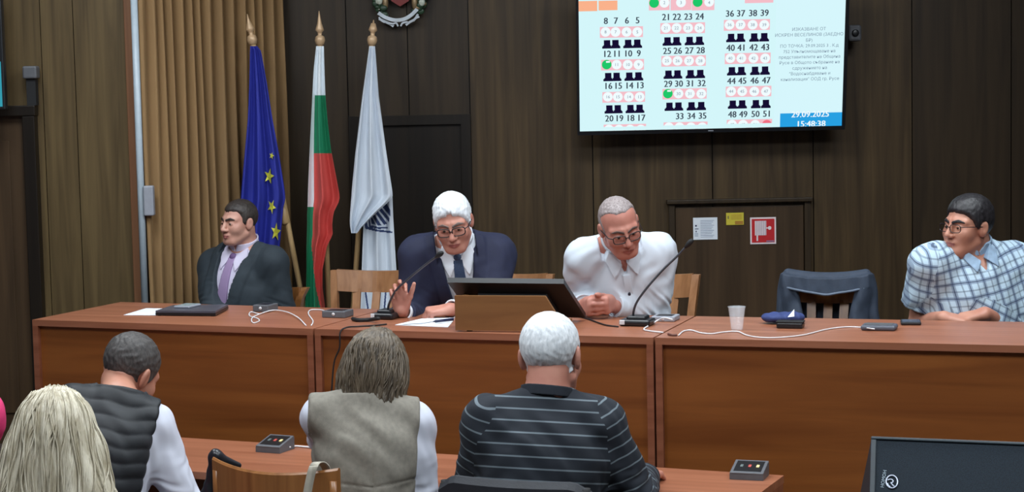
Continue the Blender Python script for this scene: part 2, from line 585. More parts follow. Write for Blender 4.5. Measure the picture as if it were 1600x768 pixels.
# conduit with switch box
cd = thing('cable_conduit', 'pale vertical conduit pipe running down beside the tan curtain', 'conduit', at(229, 470, YL - 0.06))
o = Vector(cd.location)
a = at(206, -90, YL - 0.06); b = at(229.5, 560, YL - 0.06)
m = MB(); m.tube([a, b], 0.017, 10); m.build('pipe', M_CONDUIT, cd, o)
m = MB(); p = at(233, 313, YL - 0.06); m.rbox(p.x - 0.022, p.x + 0.026, p.y - 0.03, p.y + 0.015, p.z - 0.072, p.z + 0.072, 0.006)
m.build('switch_box', M_LGREY, cd, o)

# device on the door frame
dv = thing('wall_sensor', 'small grey box on a black post above the left door frame', 'sensor', at(48, 178, YL - 0.05))
o = Vector(dv.location); p = at(49, 113, YL - 0.05)
m = MB(); m.rbox(p.x - 0.034, p.x + 0.034, p.y - 0.04, p.y + 0.03, p.z - 0.03, p.z + 0.03, 0.008); m.build('housing', M_GREYP, dv, o)
m = MB(); m.box(p.x - 0.022, p.x + 0.022, p.y - 0.02, p.y + 0.03, ZJ + 0.05, p.z - 0.03); m.build('post', M_BLACKM, dv, o)

# box camera to the right of the television
p = at(1333, 52, YW - 0.12)
bc = thing('wall_camera', 'small grey box camera fixed to the wall right of the television', 'camera', (p.x, YW, p.z))
o = Vector(bc.location)
m = MB(); m.rbox(p.x - 0.034, p.x + 0.034, p.y - 0.06, p.y + 0.05, p.z - 0.042, p.z + 0.042, 0.012); m.build('housing', M_GREYP, bc, o)
m = MB(); m.tube([(p.x, p.y + 0.03, p.z), (p.x, YW, p.z - 0.01)], 0.012); m.build('bracket', M_BLACKM, bc, o)
m = MB(); m.lathe([(0.018, 0), (0.018, 0.012), (0.012, 0.014)], (p.x, p.y - 0.058, p.z), (0, -1, 0)); m.build('lens', M_BLACK, bc, o)

# ================================================================ televisions
TILT = R(13)
P0 = at(906, 205, YW - 0.22); P1 = at(1315, 196, YW - 0.22)
tu = (P1 - P0).normalized(); TW = (P1 - P0).length
tv_v = Vector((0, -math.sin(TILT), math.cos(TILT))); tv_v = (tv_v - tu * tv_v.dot(tu)).normalized()
tn = tu.cross(tv_v)        # towards the room
TH = TW * 9 / 16


def tvp(px, py):
    d = ray(px, py); c = Vector((0, 0, CAM_Z))
    q = c + d * ((P0 - c).dot(tn) / d.dot(tn)) - P0
    return q.dot(tu), q.dot(tv_v)


tv = thing('wall_television', 'large wall television showing a numbered seating plan', 'television', P0 + tu * TW / 2)
o = Vector(tv.location)
TM = Matrix((tu, tv_v, tn)).transposed().to_4x4(); TM.translation = P0
b_ = 0.012
m = MB()
for x0, x1, y0, y1 in ((-b_, TW + b_ + 0.004, -0.020, 0), (-b_, TW + b_ + 0.004, TH, TH + b_), (-b_, 0, 0, TH), (TW, TW + b_ + 0.006, 0, TH)):
    m.box(x0, x1, y0, y1, -0.05, 0.006, 0, TM)
m.box(0, TW, 0, TH, -0.05, -0.004, 0, TM)
m.build('casing', M_BLACK, tv, o)
m = MB(); c = P0 + tu * TW / 2 + tv_v * TH * 0.5 - tn * 0.05
m.box(c.x - 0.2, c.x + 0.2, c.y, YW - 0.001, c.z - 0.12, c.z + 0.12)
m.build('wall_mount', M_BLACKM, tv, o)
m = MB(); m.box(TW * 0.49, TW * 0.51, -0.013, -0.008, 0.006, 0.0075, 0, TM)
m.build('maker_mark', M_LGREY, tv, o)
g_bg = glow('screen_cyan', srgb(212, 246, 250), 1.0); g_or = glow('screen_orange', srgb(250, 178, 140)); g_pk = glow('screen_pink', srgb(244, 190, 200))
g_wh = glow('screen_white', srgb(240, 252, 255)); g_ht = glow('screen_hat', srgb(22, 14, 50)); g_gr = glow('screen_green', srgb(30, 200, 105))
g_tx = glow('screen_text', srgb(60, 70, 84)); g_bl = glow('screen_blue', srgb(40, 160, 226)); g_gy = glow('screen_grey_text', srgb(120, 140, 160))
g_pn = glow('screen_panel', srgb(214, 246, 252)); g_rd = glow('screen_red', srgb(240, 110, 130))
SM = [g_bg, g_or, g_pk, g_wh, g_ht, g_gr, g_tx, g_bl, g_gy, g_pn, g_rd]
m = MB()
k_ = TW / 412.0


def s_poly(pts, lay, mi):
    m.add([TM @ Vector((x, y, 0.0005 + lay * 0.0007)) for x, y in pts], [tuple(range(len(pts)))], mi)


def clipy(pts):
    return [(min(max(x, 0), TW), min(max(y, 0), TH)) for x, y in pts]


def s_rect(px, py, w_, h_, lay, mi):
    x, y = tvp(px, py); w_ *= k_ / 2; h_ *= k_ / 2
    s_poly(clipy([(x - w_, y - h_), (x + w_, y - h_), (x + w_, y + h_), (x - w_, y + h_)]), lay, mi)


def s_disc(px, py, r, lay, mi):
    x, y = tvp(px, py); r *= k_
    s_poly(clipy([(x + r * math.cos(a * math.pi / 10), y + r * math.sin(a * math.pi / 10)) for a in range(20)]), lay, mi)


def s_text(px, py, body, size, lay, mi, sx=1.0, bold=False):
    v, f = text_geo(body)
    x, y = tvp(px, py); q = size * k_
    V_ = [(x + a[0] * q * sx, y + a[1] * q) for a in v]
    if any(b < 0.0 for _, b in V_): V_ = [(a, max(b, 0.001)) for a, b in V_]
    for ox in ((-0.35, 0.35) if bold else (0,)):
        m.add([TM @ Vector((a + ox * k_, b, 0.0005 + lay * 0.0007 + ox * 0.0001)) for a, b in V_], f, mi)


def s_hat(px, py):
    x, y = tvp(px, py)
    for x0, x1, y0, y1 in ((-5.0, 5.0, -1.0, 7.5), (-7.6, 7.6, -5.8, -2.2), (-6.2, 6.2, -2.3, -0.6)):
        s_poly([(x + x0 * k_, y + y0 * k_), (x + x1 * k_, y + y0 * k_), (x + x1 * k_ * 0.97, y + y1 * k_), (x + x0 * k_ * 1.03, y + y1 * k_)], 2, 4)


s_poly([(0, 0), (TW, 0), (TW, TH), (0, TH)], 0, 0)
x9, _ = tvp(1211, 100)
s_poly([(x9, 0), (TW, 0), (TW, TH), (x9, TH)], 0.4, 9)


def seat_row(xs, y, nums, green=(), red=()):
    cx = (xs[0] + xs[-1]) / 2
    s_rect(cx, y, xs[-1] - xs[0] + 17, 17, 1, 2)
    for x, t in zip(xs, nums):
        s_rect(x, y, 16.2, 0.8, 1.3, 3)
        s_disc(x, y - 0.2, 7.6, 2, 5 if t in green else (10 if t in red else 3))
        if t in green: s_rect(x + 2.0, y - 4.6, 6, 2.6, 3, 3)
        elif t: s_text(x, y, str(t), 7.0, 3, 8)


blocks = [
    # digit xs, rows of (digit y, digits), seat rows y, hat rows y
    ([946.6, 962.2, 979.5, 996.3], 1.8, [(32.5, (8, 7, 6, 5)), (84, (12, 11, 10, 9)), (134, (16, 15, 14, 13)), (184.7, (20, 19, 18, 17))], [50, 101, 151.3, 202], [70, 121, 171.5], 12),
    ([1041, 1057.6, 1075.5, 1093.2], 1.5, [(26.5, (21, 22, 23, 24)), (79.3, (25, 26, 27, 28)), (130.7, (29, 30, 31, 32)), (181.5, (None, 33, 34, 35))], [43.8, 95, 146.3, 198.5], [65.5, 117.3, 167.3], 29),
    ([1140.3, 1157.5, 1176.4, 1194.6], 1.3, [(21, (36, 37, 38, 39)), (74.5, (40, 41, 42, 43)), (126.2, (44, 45, 46, 47)), (178.4, (48, 49, 50, 51))], [38.8, 91, 142.7, 194.5], [60, 112, 164], 12),
]
for bi, (xs, dx, digs, seats, hats, gnum) in enumerate(blocks):
    for ri, (y, nums) in enumerate(digs):
        sl = (xs[-1] - xs[0])
        for ci, (x, t) in enumerate(zip(xs, nums)):
            if t is not None: s_text(x + dx * ri, y - 0.021 * (x - xs[0]) + 0.6, str(t), 14.5, 2, 6, 0.92, True)
        gr = {0: (12,), 1: (29,), 2: ()}[bi]
        rd = (51,) if (bi == 2 and ri == 3) else ()
        seat_row([x + dx * ri - 0.5 for x in xs], seats[ri], nums if nums[0] is not None else ('', 33, 34, 35), gr, rd)
    for ri, y in enumerate(hats):
        for ci, x in enumerate(xs): s_hat(x + dx * ri + (2.0 if ci % 2 == 0 else -0.5), y - 0.02 * (x - xs[0]))
for cx_, cy_ in ((972, 203.5), (1070, 201), (1171, 198.5)):
    px_, py_ = tvp(cx_, cy_ - 6); s_poly([(px_ - 42 * k_, 0.0008), (px_ + 42 * k_, 0.0008), (px_ + 42 * k_, py_), (px_ - 42 * k_, py_)], 4, 0)
s_rect(918, 9.5, 30, 16, 1, 1); s_rect(950, 8.5, 29, 15, 1, 1)
for x0, x1 in ((1014, 1046), (1048, 1080), (1081, 1116)): s_rect((x0 + x1) / 2, 5.5, x1 - x0, 21, 1, 2)
for x, t in ((1022, 1), (1038, 2), (1064, 3), (1090, 4), (1108, 5)): s_disc(x, 4.5 - 0.02 * (x - 1022), 7.6, 2, 5 if t in (1, 4) else 3)
for x, t in ((1038, '2'), (1064, '3'), (1108, '4')): s_text(x, 4.2, t, 7, 3, 8)
s_rect(1186, 1, 44, 7, 1, 2)
s_rect(1186, -14, 44, 20, 1, 2)
for i, t in enumerate(('ИЗКАЗВАНЕ ОТ', 'ИСКРЕН ВЕСЕЛИНОВ (ЗАЕДНО', 'БР)', 'ПО ТОЧКА: 29.09.2025 3 . К.д', '752 Упълномощаване на', 'представителите на Община', 'Русе в Общото събрание на', 'сдружението на', '"Водоснабдяване и', 'канализация" ООД гр. Русе')):
    s_text(1264 + 0.15 * i, 45.5 + 8.65 * i, t, 6.9, 2, 8)
bx0, by0 = tvp(1218.5, 200); bx1, by1 = tvp(1314, 175)
s_poly([(bx0, 0), (TW, 0), (TW, by1), (bx0, by1)], 1, 7)
s_text(1266, 178.5, '29.09.2025', 13.5, 2, 3, 1.0, True)
s_text(1267, 193.5, '15:48:38', 13.5, 2, 3, 1.0, True)
m.build('screen', SM, tv, o)

# second television at the left edge
p = at(3, 133, YL - 0.25)
t2 = thing('wall_television', 'second television at the left edge, only its cyan screen rim in view', 'television', (p.x - 0.5, YL, p.z))
o = Vector(t2.location)
m = MB(); m.rbox(p.x - 1.05, p.x + 0.012, p.y, p.y + 0.05, p.z - 0.115, p.z + 0.50, 0.006); m.build('casing', M_BLACK, t2, o)
m = MB(); m.box(p.x - 1.04, p.x - 0.001, p.y - 0.002, p.y + 0.001, p.z - 0.10, p.z + 0.11); m.build('screen', glow('screen_teal', srgb(60, 170, 190), 0.8), t2, o)
m = MB(); m.box(p.x - 0.65, p.x - 0.40, p.y + 0.05, YL - 0.001, p.z + 0.05, p.z + 0.30); m.build('wall_mount', M_BLACKM, t2, o)

# ================================================================ hose cabinet and notices
hx0, hx1 = wx(1045, YW, 1.3), wx(1265, YW, 1.3); hz = at(1155, 316, YW).z
hc = thing('hose_cabinet', 'low walnut hose cabinet door in the back wall under the notices', 'cabinet', ((hx0 + hx1) / 2, YW, POD))
o = Vector(hc.location)
m = MB()
m.rbox(hx0 - 0.012, hx1 + 0.012, YW - 0.05, YW - 0.001, hz, hz + 0.022, 0.004)
m.box(hx0, hx0 + 0.03, YW - 0.03, YW - 0.001, POD, hz)
m.box(hx1 - 0.03, hx1, YW - 0.03, YW - 0.001, POD, hz)
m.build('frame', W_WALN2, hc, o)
m = MB(); m.rbox(hx0 + 0.034, hx1 - 0.034, YW - 0.016, YW - 0.001, POD + 0.01, hz - 0.02, 0.003)
m.build('door', W_HATCH, hc, o)
YN = YW - 0.018


def on_wall(px, py, y=YN): return at(px, py, y)


def notice(name, label, cat, px0, px1, py0, py1, mt, draw=None, mats=()):
    a = on_wall((px0 + px1) / 2, (py0 + py1) / 2); W_ = (px1 - px0) * a.y / FPX; H_ = (py1 - py0) * a.y / FPX
    t = MB()
    t.box(a.x - W_ / 2, a.x + W_ / 2, a.y - 0.003, a.y, a.z - H_ / 2, a.z + H_ / 2, 0)
    if draw: draw(t, a, W_, H_)
    ob = t.build(name, [mt] + list(mats), None, a); ob.location = a
    return tag(ob, label, cat)


def q(t, a, x0, x1, z0, z1, mi, lay=1):
    t.box(a.x + x0, a.x + x1, a.y - 0.003 - 0.0012 * lay, a.y - 0.003, a.z + z0, a.z + z1, mi)


M_INK = mat('ink', srgb(90, 110, 150), 0.8); M_DINK = mat('dark_ink', srgb(40, 48, 90), 0.8)
M_YEL = mat('yellow_paper', srgb(206, 190, 60), 0.7, 0.04); M_BRN = mat('brown_ink', srgb(172, 124, 44), 0.7)
M_RED = mat('sign_red', srgb(196, 30, 38), 0.5, 0.05); M_SGW = mat('sign_white', srgb(236, 222, 224), 0.5, 0.03); M_SGL = mat('sign_line', srgb(150, 120, 150), 0.5)


def d_white(t, a, W_, H_):
    for i in range(11):
        zz = H_ * (0.36 - 0.075 * i)
        q(t, a, -W_ * 0.20, W_ * (0.36 - 0.05 * (i % 3)), zz, zz + H_ * 0.014, 1)
    q(t, a, -W_ * 0.42, -W_ * 0.35, H_ * 0.10, H_ * 0.17, 2); q(t, a, -W_ * 0.43, -W_ * 0.28, -H_ * 0.02, H_ * 0.01, 2); q(t, a, -W_ * 0.40, -W_ * 0.36, -H_ * 0.16, -H_ * 0.09, 2)
    for i in range(3): q(t, a, -W_ * 0.44, -W_ * 0.30, -H_ * (0.22 + 0.06 * i), -H_ * (0.205 + 0.06 * i), 1)


def d_yel(t, a, W_, H_):
    q(t, a, 0, W_ * 0.46, -H_ * 0.46, -H_ * 0.18, 1)
    q(t, a, -W_ * 0.40, -W_ * 0.36, 0, H_ * 0.25, 2)
    for i in range(4): q(t, a, -W_ * 0.22, W_ * 0.38, H_ * (0.30 - 0.11 * i), H_ * (0.33 - 0.11 * i), 1)


def d_hose(t, a, W_, H_):
    q(t, a, -W_ * 0.44, W_ * 0.44, -H_ * 0.44, H_ * 0.44, 1, 1)
    q(t, a, -W_ * 0.32, W_ * 0.12, -H_ * 0.17, H_ * 0.37, 2, 2)
    for i in range(6): q(t, a, -W_ * (0.27 - 0.07 * i), -W_ * (0.255 - 0.07 * i), -H_ * 0.17, H_ * 0.37, 3, 3)
    q(t, a, -W_ * 0.26, -W_ * 0.20, -H_ * 0.38, -H_ * 0.17, 2, 2)
    q(t, a, W_ * 0.12, W_ * 0.20, H_ * 0.08, H_ * 0.12, 2, 2)
    pts = [(a.x + W_ * (0.25 + 0.07 * math.cos(k * math.pi / 6)), a.z + H_ * (0.10 + 0.07 * math.sin(k * math.pi / 6))) for k in range(12)]
    t.add([(x, a.y - 0.0056, z) for x, z in pts], [tuple(range(12))], 2)
    q(t, a, W_ * 0.12, W_ * 0.42, -H_ * 0.42, -H_ * 0.37, 3, 2)


notice('paper_notice', 'white printed paper notice taped to the cabinet door', 'notice', 1083, 1121, 339.5, 374, M_PAPER, d_white, [M_INK, M_DINK])
notice('yellow_notice', 'small yellow paper note between the white notice and the red sign', 'notice', 1134.5, 1162, 332, 351, M_YEL, d_yel, [M_BRN, M_DINK])
notice('fire_hose_sign', 'red square fire hose sign with white border on the cabinet door', 'sign', 1172, 1212.5, 339, 381, M_SGW, d_hose, [M_RED, M_SGW, M_SGL])

# ================================================================ coat of arms (lower part in view)
c = at(626, -38, YW - 0.04)
em = thing('coat_of_arms', 'carved coat of arms with green branches and white ribbon on the back wall', 'emblem', (c.x, YW, c.z))
o = Vector(em.location); ke = (YW - 0.04) / FPX


def ep(px, py, dy=0.0): return at(px, py, YW - 0.03 - dy)


m = MB()
sh = [(598, -90), (652, -90), (652, -30), (648, -12), (638, 2), (625, 10), (612, 2), (602, -12), (598, -30)]
V = [ep(x, y, 0.03) for x, y in sh] + [ep(x, y, -0.028) for x, y in sh]; k = len(sh)
m.add(V, [tuple(range(k)), tuple(reversed(range(k, 2 * k)))] + [(i, k + i, k + (i + 1) % k, (i + 1) % k) for i in range(k)])
m.build('shield', mat('shield_red', srgb(120, 30, 26), 0.35), em, o)
for sx in (-1, 1):
    m = MB(); cx = 625 + 32 * sx
    for (x, y, r0, r1) in ((0, -40, 0.035, 0.09), (2 * sx, -2, 0.018, 0.05), (-9 * sx, 4, 0.016, 0.04), (10 * sx, -60, 0.02, 0.03)):
        m.ball(ep(cx + x, y, 0.03), (r0, 0.02, r1))
    m.ball(ep(cx - 4 * sx, 12, 0.03), (0.022, 0.018, 0.012)); m.ball(ep(cx + 5 * sx, 6, 0.03), (0.016, 0.018, 0.012))
    m.build('lion', mat('lion_gilt', srgb(150, 128, 96), 0.4, metal=0.3), em, o)
    m = MB(); rl = random.Random(5 + sx)
    for i in range(44):
        t = rl.random(); x = 625 + sx * (26 + 22 * t + rl.uniform(-5, 4)); y = 22 - 52 * t ** 1.2 + rl.uniform(-5, 5) - (4 if sx > 0 else 0)
        p = ep(x, y, rl.uniform(0.01, 0.05)); ang = rl.uniform(0, 3.14)
        m.ball(p, (0.010 + 0.012 * abs(math.cos(ang)), 0.006, 0.010 + 0.012 * abs(math.sin(ang))), 1 if rl.random() < 0.13 else 0, 5)
    m.build('oak_branch', [mat('leaf_green', srgb(42, 66, 46), 0.4, 0.3), mat('acorn', srgb(190, 196, 180), 0.3)], em, o)
m = MB()


def ribbon(pts, w_, dy, mi=0):
    pts = catmull([ep(x, y, dy) for x, y in pts], 6)
    V = []; F = []
    for i, p in enumerate(pts):
        t = (pts[min(i + 1, len(pts) - 1)] - pts[max(i - 1, 0)]).normalized(); nn = Vector((-t.z, 0, t.x))
        for a, b in ((1, 0), (1, 0.008), (-1, 0.008), (-1, 0)): V.append(p + nn * (w_ * 0.5 * a) + Vector((0, b, 0)))
    for i in range(len(pts) - 1):
        for j in range(4): F.append((4 * i + j, 4 * i + (j + 1) % 4, 4 * i + 4 + (j + 1) % 4, 4 * i + 4 + j))
    F += [(0, 1, 2, 3), (len(V) - 1, len(V) - 2, len(V) - 3, len(V) - 4)]
    m.add(V, F, mi, False)


ribbon([(591, 20), (600, 26), (610, 30), (620, 31.5), (632, 29.5), (643, 23), (652, 14)], 5.5 * ke, 0.045)
ribbon([(592, 29), (600, 33), (609, 37), (615, 41)], 4 * ke, 0.03)
ribbon([(601, 35), (596, 32), (592, 27)], 2.5 * ke, 0.05)
ribbon([(634, 39), (640, 34.5), (648, 30), (653, 22)], 3.5 * ke, 0.03)
ribbon([(646, 33), (649, 29), (655, 26)], 2.5 * ke, 0.05)
ribbon([(608, 36), (614, 37), (619, 36), (622, 41)], 2.5 * ke, 0.04)
ribbon([(626, 41), (629, 36), (637, 34)], 2.5 * ke, 0.04)
m.build('ribbon', mat('ribbon_white', srgb(200, 208, 216), 0.4), em, o)

# ================================================================ flags
M_BLUE = mat('flag_blue', srgb(36, 46, 150), 0.7, 0.08, 6); M_STAR = mat('flag_star', srgb(214, 214, 70), 0.7, 0.05)
M_FW = mat('flag_white', srgb(222, 230, 236), 0.7, 0.04, 6); M_FG = mat('flag_green', srgb(20, 128, 88), 0.7, 0.08, 6); M_FR = mat('flag_red', srgb(204, 78, 72), 0.7, 0.07, 6)
M_FGY = mat('flag_grey', srgb(206, 214, 224), 0.7, 0.04, 6); M_CREST = mat('flag_crest', srgb(46, 62, 104), 0.7, 0.1)


def interp(rows, y):
    if y <= rows[0][0]: return rows[0][1:]
    for a, b in zip(rows, rows[1:]):
        if y <= b[0]:
            t = (y - a[0]) / (b[0] - a[0]); return tuple(p + (q_ - p) * t for p, q_ in zip(a[1:], b[1:]))
    return rows[-1][1:]


def cloth(rows, y0, folds, amp, col, nu=72, nv=70, seed=0):
    """hanging cloth: left and right edges by height, vertical folds of depth amp; returns MB and depth function"""
    m = MB()
    ya, yb = rows[0][0], rows[-1][0]

    def depth(u, py):
        t = (py - ya) / (yb - ya)
        a = amp * min(1, 0.25 + 1.6 * t)
        return y0 - a * (math.sin(2 * math.pi * (folds * u + 0.15 * t) + seed) + 0.20 * math.sin(2 * math.pi * (folds * 2.3 * u - 0.4 * t) + 2 * seed)) + 0.006 * math.sin(9 * t + seed)
    V = []; F = []; MI = []
    for k in range(nv + 1):
        py = ya + (yb - ya) * k / nv
        L_, R_ = interp(rows, py)
        for side in (0, 1):
            for i in range(nu + 1):
                u = i / nu
                V.append(at(L_ + (R_ - L_) * u, py, depth(u, py) + side * 0.006))
    rw = 2 * (nu + 1)
    for k in range(nv):
        py = ya + (yb - ya) * (k + 0.5) / nv
        for i in range(nu):
            a = k * rw + i; c_ = col((i + 0.5) / nu, py)
            F.append((a, a + rw, a + 1 + rw, a + 1)); MI.append(c_)
            b = a + nu + 1; F.append((b, b + 1, b + 1 + rw, b + rw)); MI.append(c_)
        for i in (0, nu):
            a = k * rw + i; F.append((a, a + nu + 1, a + rw + nu + 1, a + rw)); MI.append(col(i / nu, py))
    for kk in (0, nv):
        for i in range(nu):
            a = kk * rw + i; F.append((a, a + 1, a + nu + 2, a + nu + 1)); MI.append(col(i / nu, ya if kk == 0 else yb))
    n0 = len(m.v)
    m.v += [tuple(p) for p in V]; m.f += F; m.mi += MI; m.sm += [True] * len(F)

    def stick(pts, mi, lift=0.014):
        vv = []
        for x, y in pts:
            L_, R_ = interp(rows, y); u = (x - L_) / (R_ - L_)
            vv.append(at(x, y, depth(u, y) - lift))
        m.add(vv, [tuple(range(len(vv)))], mi)
    return m, stick


def pole(root, top, ball, a, b, y):
    o = Vector(root.location)
    A_ = at(*ball, y); B_ = at(*b, y); ax = (A_ - B_).normalized(); Ln = (A_ - B_).length
    m = MB(); m.tube([B_, A_], 0.014, 12)
    jt = at(*a, y); m.lathe([(0.015, -0.045), (0.024, -0.035), (0.022, 0.035), (0.015, 0.045)], jt, ax)
    pl_ = m.build('pole', M_POLE, root, o)
    tip = (at(*top, y) - A_).length
    m = MB(); m.lathe([(0.010, -0.03), (0.020, -0.02), (0.026, 0.0), (0.022, 0.018), (0.010, 0.026), (0.012, 0.04), (0.022, 0.05), (0.019, 0.06), (0.011, 0.085), (0.006, tip * 0.8), (0.002, tip)], A_, ax)
    m.build('finial', M_GOLD, pl_, o)
    m = MB(); m.lathe([(0.16, 0), (0.16, 0.02), (0.05, 0.05), (0.03, 0.16)], (B_.x, B_.y, POD), (0, 0, 1)); m.build('stand', M_BLACKM, root, o)


YF = 9.62


def star(cx, cy, rx, ry, rot=0.0):
    return [(cx + rx * (1 if i % 2 == 0 else 0.40) * math.sin(math.pi * i / 5 + rot), cy - ry * (1 if i % 2 == 0 else 0.40) * math.cos(math.pi * i / 5 + rot)) for i in range(10)]


def pole_foot(px0, py0, px1, py1, y):
    """continue the line of a pole down to the platform"""
    a = at(px0, py0, y); b = at(px1, py1, y); t = (POD + 0.02 - a.z) / (b.z - a.z)
    return t


def flag(name, label, top, ball, joint, low, y):
    t = (at(*low, y).z - (POD + 0.10)) / max(1e-6, (at(*ball, y).z - at(*low, y).z))
    b = (low[0] + (low[0] - ball[0]) * t, low[1] + (low[1] - ball[1]) * t)
    pb = at(*b, y)
    f = thing(name, label, 'flag', (pb.x, pb.y, POD))
    pole(f, top, ball, joint, b, y)
    return f, Vector(f.location)


f, o = flag('flag', 'blue flag with yellow stars draped on a pole beside the curtain', (386.5, 22), (394, 62), (444, 337), (475, 480), YF)
rows = [(72, 391, 402), (80, 390.5, 408), (130, 389.5, 417), (187, 387, 426), (240, 382, 436), (298, 377, 445), (312, 376, 446), (322, 376, 443), (385, 374, 437), (460, 372, 436), (560, 371, 434)]
m, stick = cloth(rows, YF - 0.06, 2.6, 0.028, lambda u, y: 0, seed=0.6)
stick(star(424.5, 243, 4, 6, 0.3)[0:10], 1); stick(star(420.5, 275, 8, 13, 0.25), 1); stick(star(424.5, 322.5, 7, 12, 0.5), 1); stick(star(431, 362, 8, 15, 0.15), 1)
m.build('cloth', [M_BLUE, M_STAR], f, o)

f, o = flag('flag', 'white green and red striped flag draped on the middle pole', (500, 17), (500, 63), (509, 330), (513, 470), YF)
rows = [(72, 494, 506), (110, 490, 507), (150, 488, 508.5), (190, 486, 512), (232, 484, 517), (290, 481.5, 528), (306, 481, 531), (314, 481, 530), (332, 480, 521), (350, 480, 519), (366, 479.5, 520), (384, 479, 511), (420, 479, 504), (450, 478.5, 504), (480, 477, 508), (560, 476, 512)]


def bgcol(u, y):
    if y > 322:
        return 1 if u < 0.22 + 0.6 * max(0, (y - 380) / 110.0) else 2
    if u < 0.20: return 0 if y < 322 else 1
    e = y
    return 0 if e < 152 else (1 if e < 236 else 2)


m, stick = cloth(rows, YF - 0.06, 1.7, 0.030, bgcol, seed=2.2)
m.build('cloth', [M_FW, M_FG, M_FR], f, o)

f, o = flag('flag', 'pale grey flag with dark blue crest draped near the dark door', (583, 31), (581.5, 63), (557.5, 338), (552, 480), YF)
rows = [(72, 577, 586), (150, 567, 592), (240, 566, 604), (300, 566, 613), (340, 568, 614.5), (400, 566, 618), (480, 563, 623), (560, 560, 627)]
CREST = [[(568, 337), (572, 337), (574.5, 353.5), (590, 358.5), (613, 361), (613, 364), (589, 361.5), (570.5, 357)],
         [(575.5, 341), (577.5, 340), (579, 351.5), (592, 354.5), (606, 354), (606, 356.5), (592, 357.5), (576.5, 354.5)],
         [(594, 319), (603, 316), (610, 328), (610, 338)], [(588, 323), (592.5, 320), (608.5, 341), (608, 347)],
         [(583, 327.5), (586.5, 324.5), (605, 349), (600, 351)], [(579.5, 332), (581.5, 329.5), (596, 351.5), (590, 352)], [(578.5, 338), (579, 335), (587, 350.5), (581, 349.5)],
         [(566, 430), (568.5, 430), (582, 520), (579, 520)], [(604, 425), (606.5, 425), (599, 520), (596, 520)]]


def inside(pl, x, y):
    r = False
    for (x0, y0), (x1, y1) in zip(pl, pl[1:] + pl[:1]):
        if (y0 > y) != (y1 > y) and x < (x1 - x0) * (y - y0) / (y1 - y0) + x0: r = not r
    return r


def crest_col(u, y):
    if y < 314: return 0
    L_, R_ = interp(rows, y); x = L_ + (R_ - L_) * u
    return 1 if any(inside(pl, x, y) for pl in CREST) else 0


m, stick = cloth(rows, YF - 0.05, 2.1, 0.018, crest_col, nu=110, nv=420, seed=1.2)
m.build('cloth', [M_FGY, M_CREST], f, o)
rows = [(72, 577, 586), (150, 566, 591), (240, 555, 604), (298, 549.5, 613), (307, 549, 613.5), (318, 548, 604), (332, 547, 588), (344, 546.5, 576), (354, 547, 566), (364, 549, 558)]
m2, _ = cloth(rows, YF - 0.125, 2.2, 0.022, lambda u, y: 0, nu=60, nv=60, seed=0.3)
m2.build('cloth_fold', M_FGY, f, o)

# ================================================================ head table: three desks side by side
FR = [onz(49, 499, TOP), onz(490, 513.3, TOP), onz(1022, 527, TOP), onz(1600, 539.5, TOP)]
FR[3] = FR[2] + (FR[3] - FR[2]).normalized() * 1.40
DEPTH = 0.66
dirs = [(FR[i + 1] - FR[i]).normalized() for i in range(3)]
nrm = [Vector((-d.y, d.x, 0)) for d in dirs]
BK = [FR[0] + nrm[0] * DEPTH, FR[1] + (nrm[0] + nrm[1]).normalized() * DEPTH, FR[2] + (nrm[1] + nrm[2]).normalized() * DEPTH, FR[3] + nrm[2] * DEPTH]
GAP = 0.004
dlab = ['cherry wood desk at the left end of the head table', 'cherry wood desk in the middle of the head table', 'cherry wood desk at the right end of the head table']
for i in range(3):
    d_, n_ = dirs[i], nrm[i]
    A_ = FR[i] + d_ * GAP; B_ = FR[i + 1] - d_ * GAP; C_ = BK[i + 1] - d_ * GAP; D_ = BK[i] + d_ * GAP
    ctr = (A_ + B_ + C_ + D_) / 4
    t = thing('desk', dlab[i], 'desk', (ctr.x, ctr.y, POD), 'head table desks'); o = Vector(t.location)
    P2 = lambda s_, q_: (lambda p: (p.x, p.y))((A_ + (B_ - A_) * s_) * (1 - q_) + (D_ + (C_ - D_) * s_) * q_)
    m = MB(); m.prism([P2(0, 0), P2(1, 0), P2(1, 1), P2(0, 1)], TOP - 0.026, TOP)
    m.build('desk_top', W_TOP, t, o)
    e = 0.026 / (B_ - A_).length
    for s0, s1 in ((0, e), (1 - e, 1)):
        m = MB(); m.prism([P2(s0, 0.0), P2(s1, 0.0), P2(s1, 0.97), P2(s0, 0.97)], POD, TOP - 0.026); m.build('side_panel', W_RIM, t, o)
    m = MB(); m.prism([P2(e, 0.03), P2(1 - e, 0.03), P2(1 - e, 0.06), P2(e, 0.06)], POD + 0.03, TOP - 0.026); m.build('front_panel', W_PANEL, t, o)

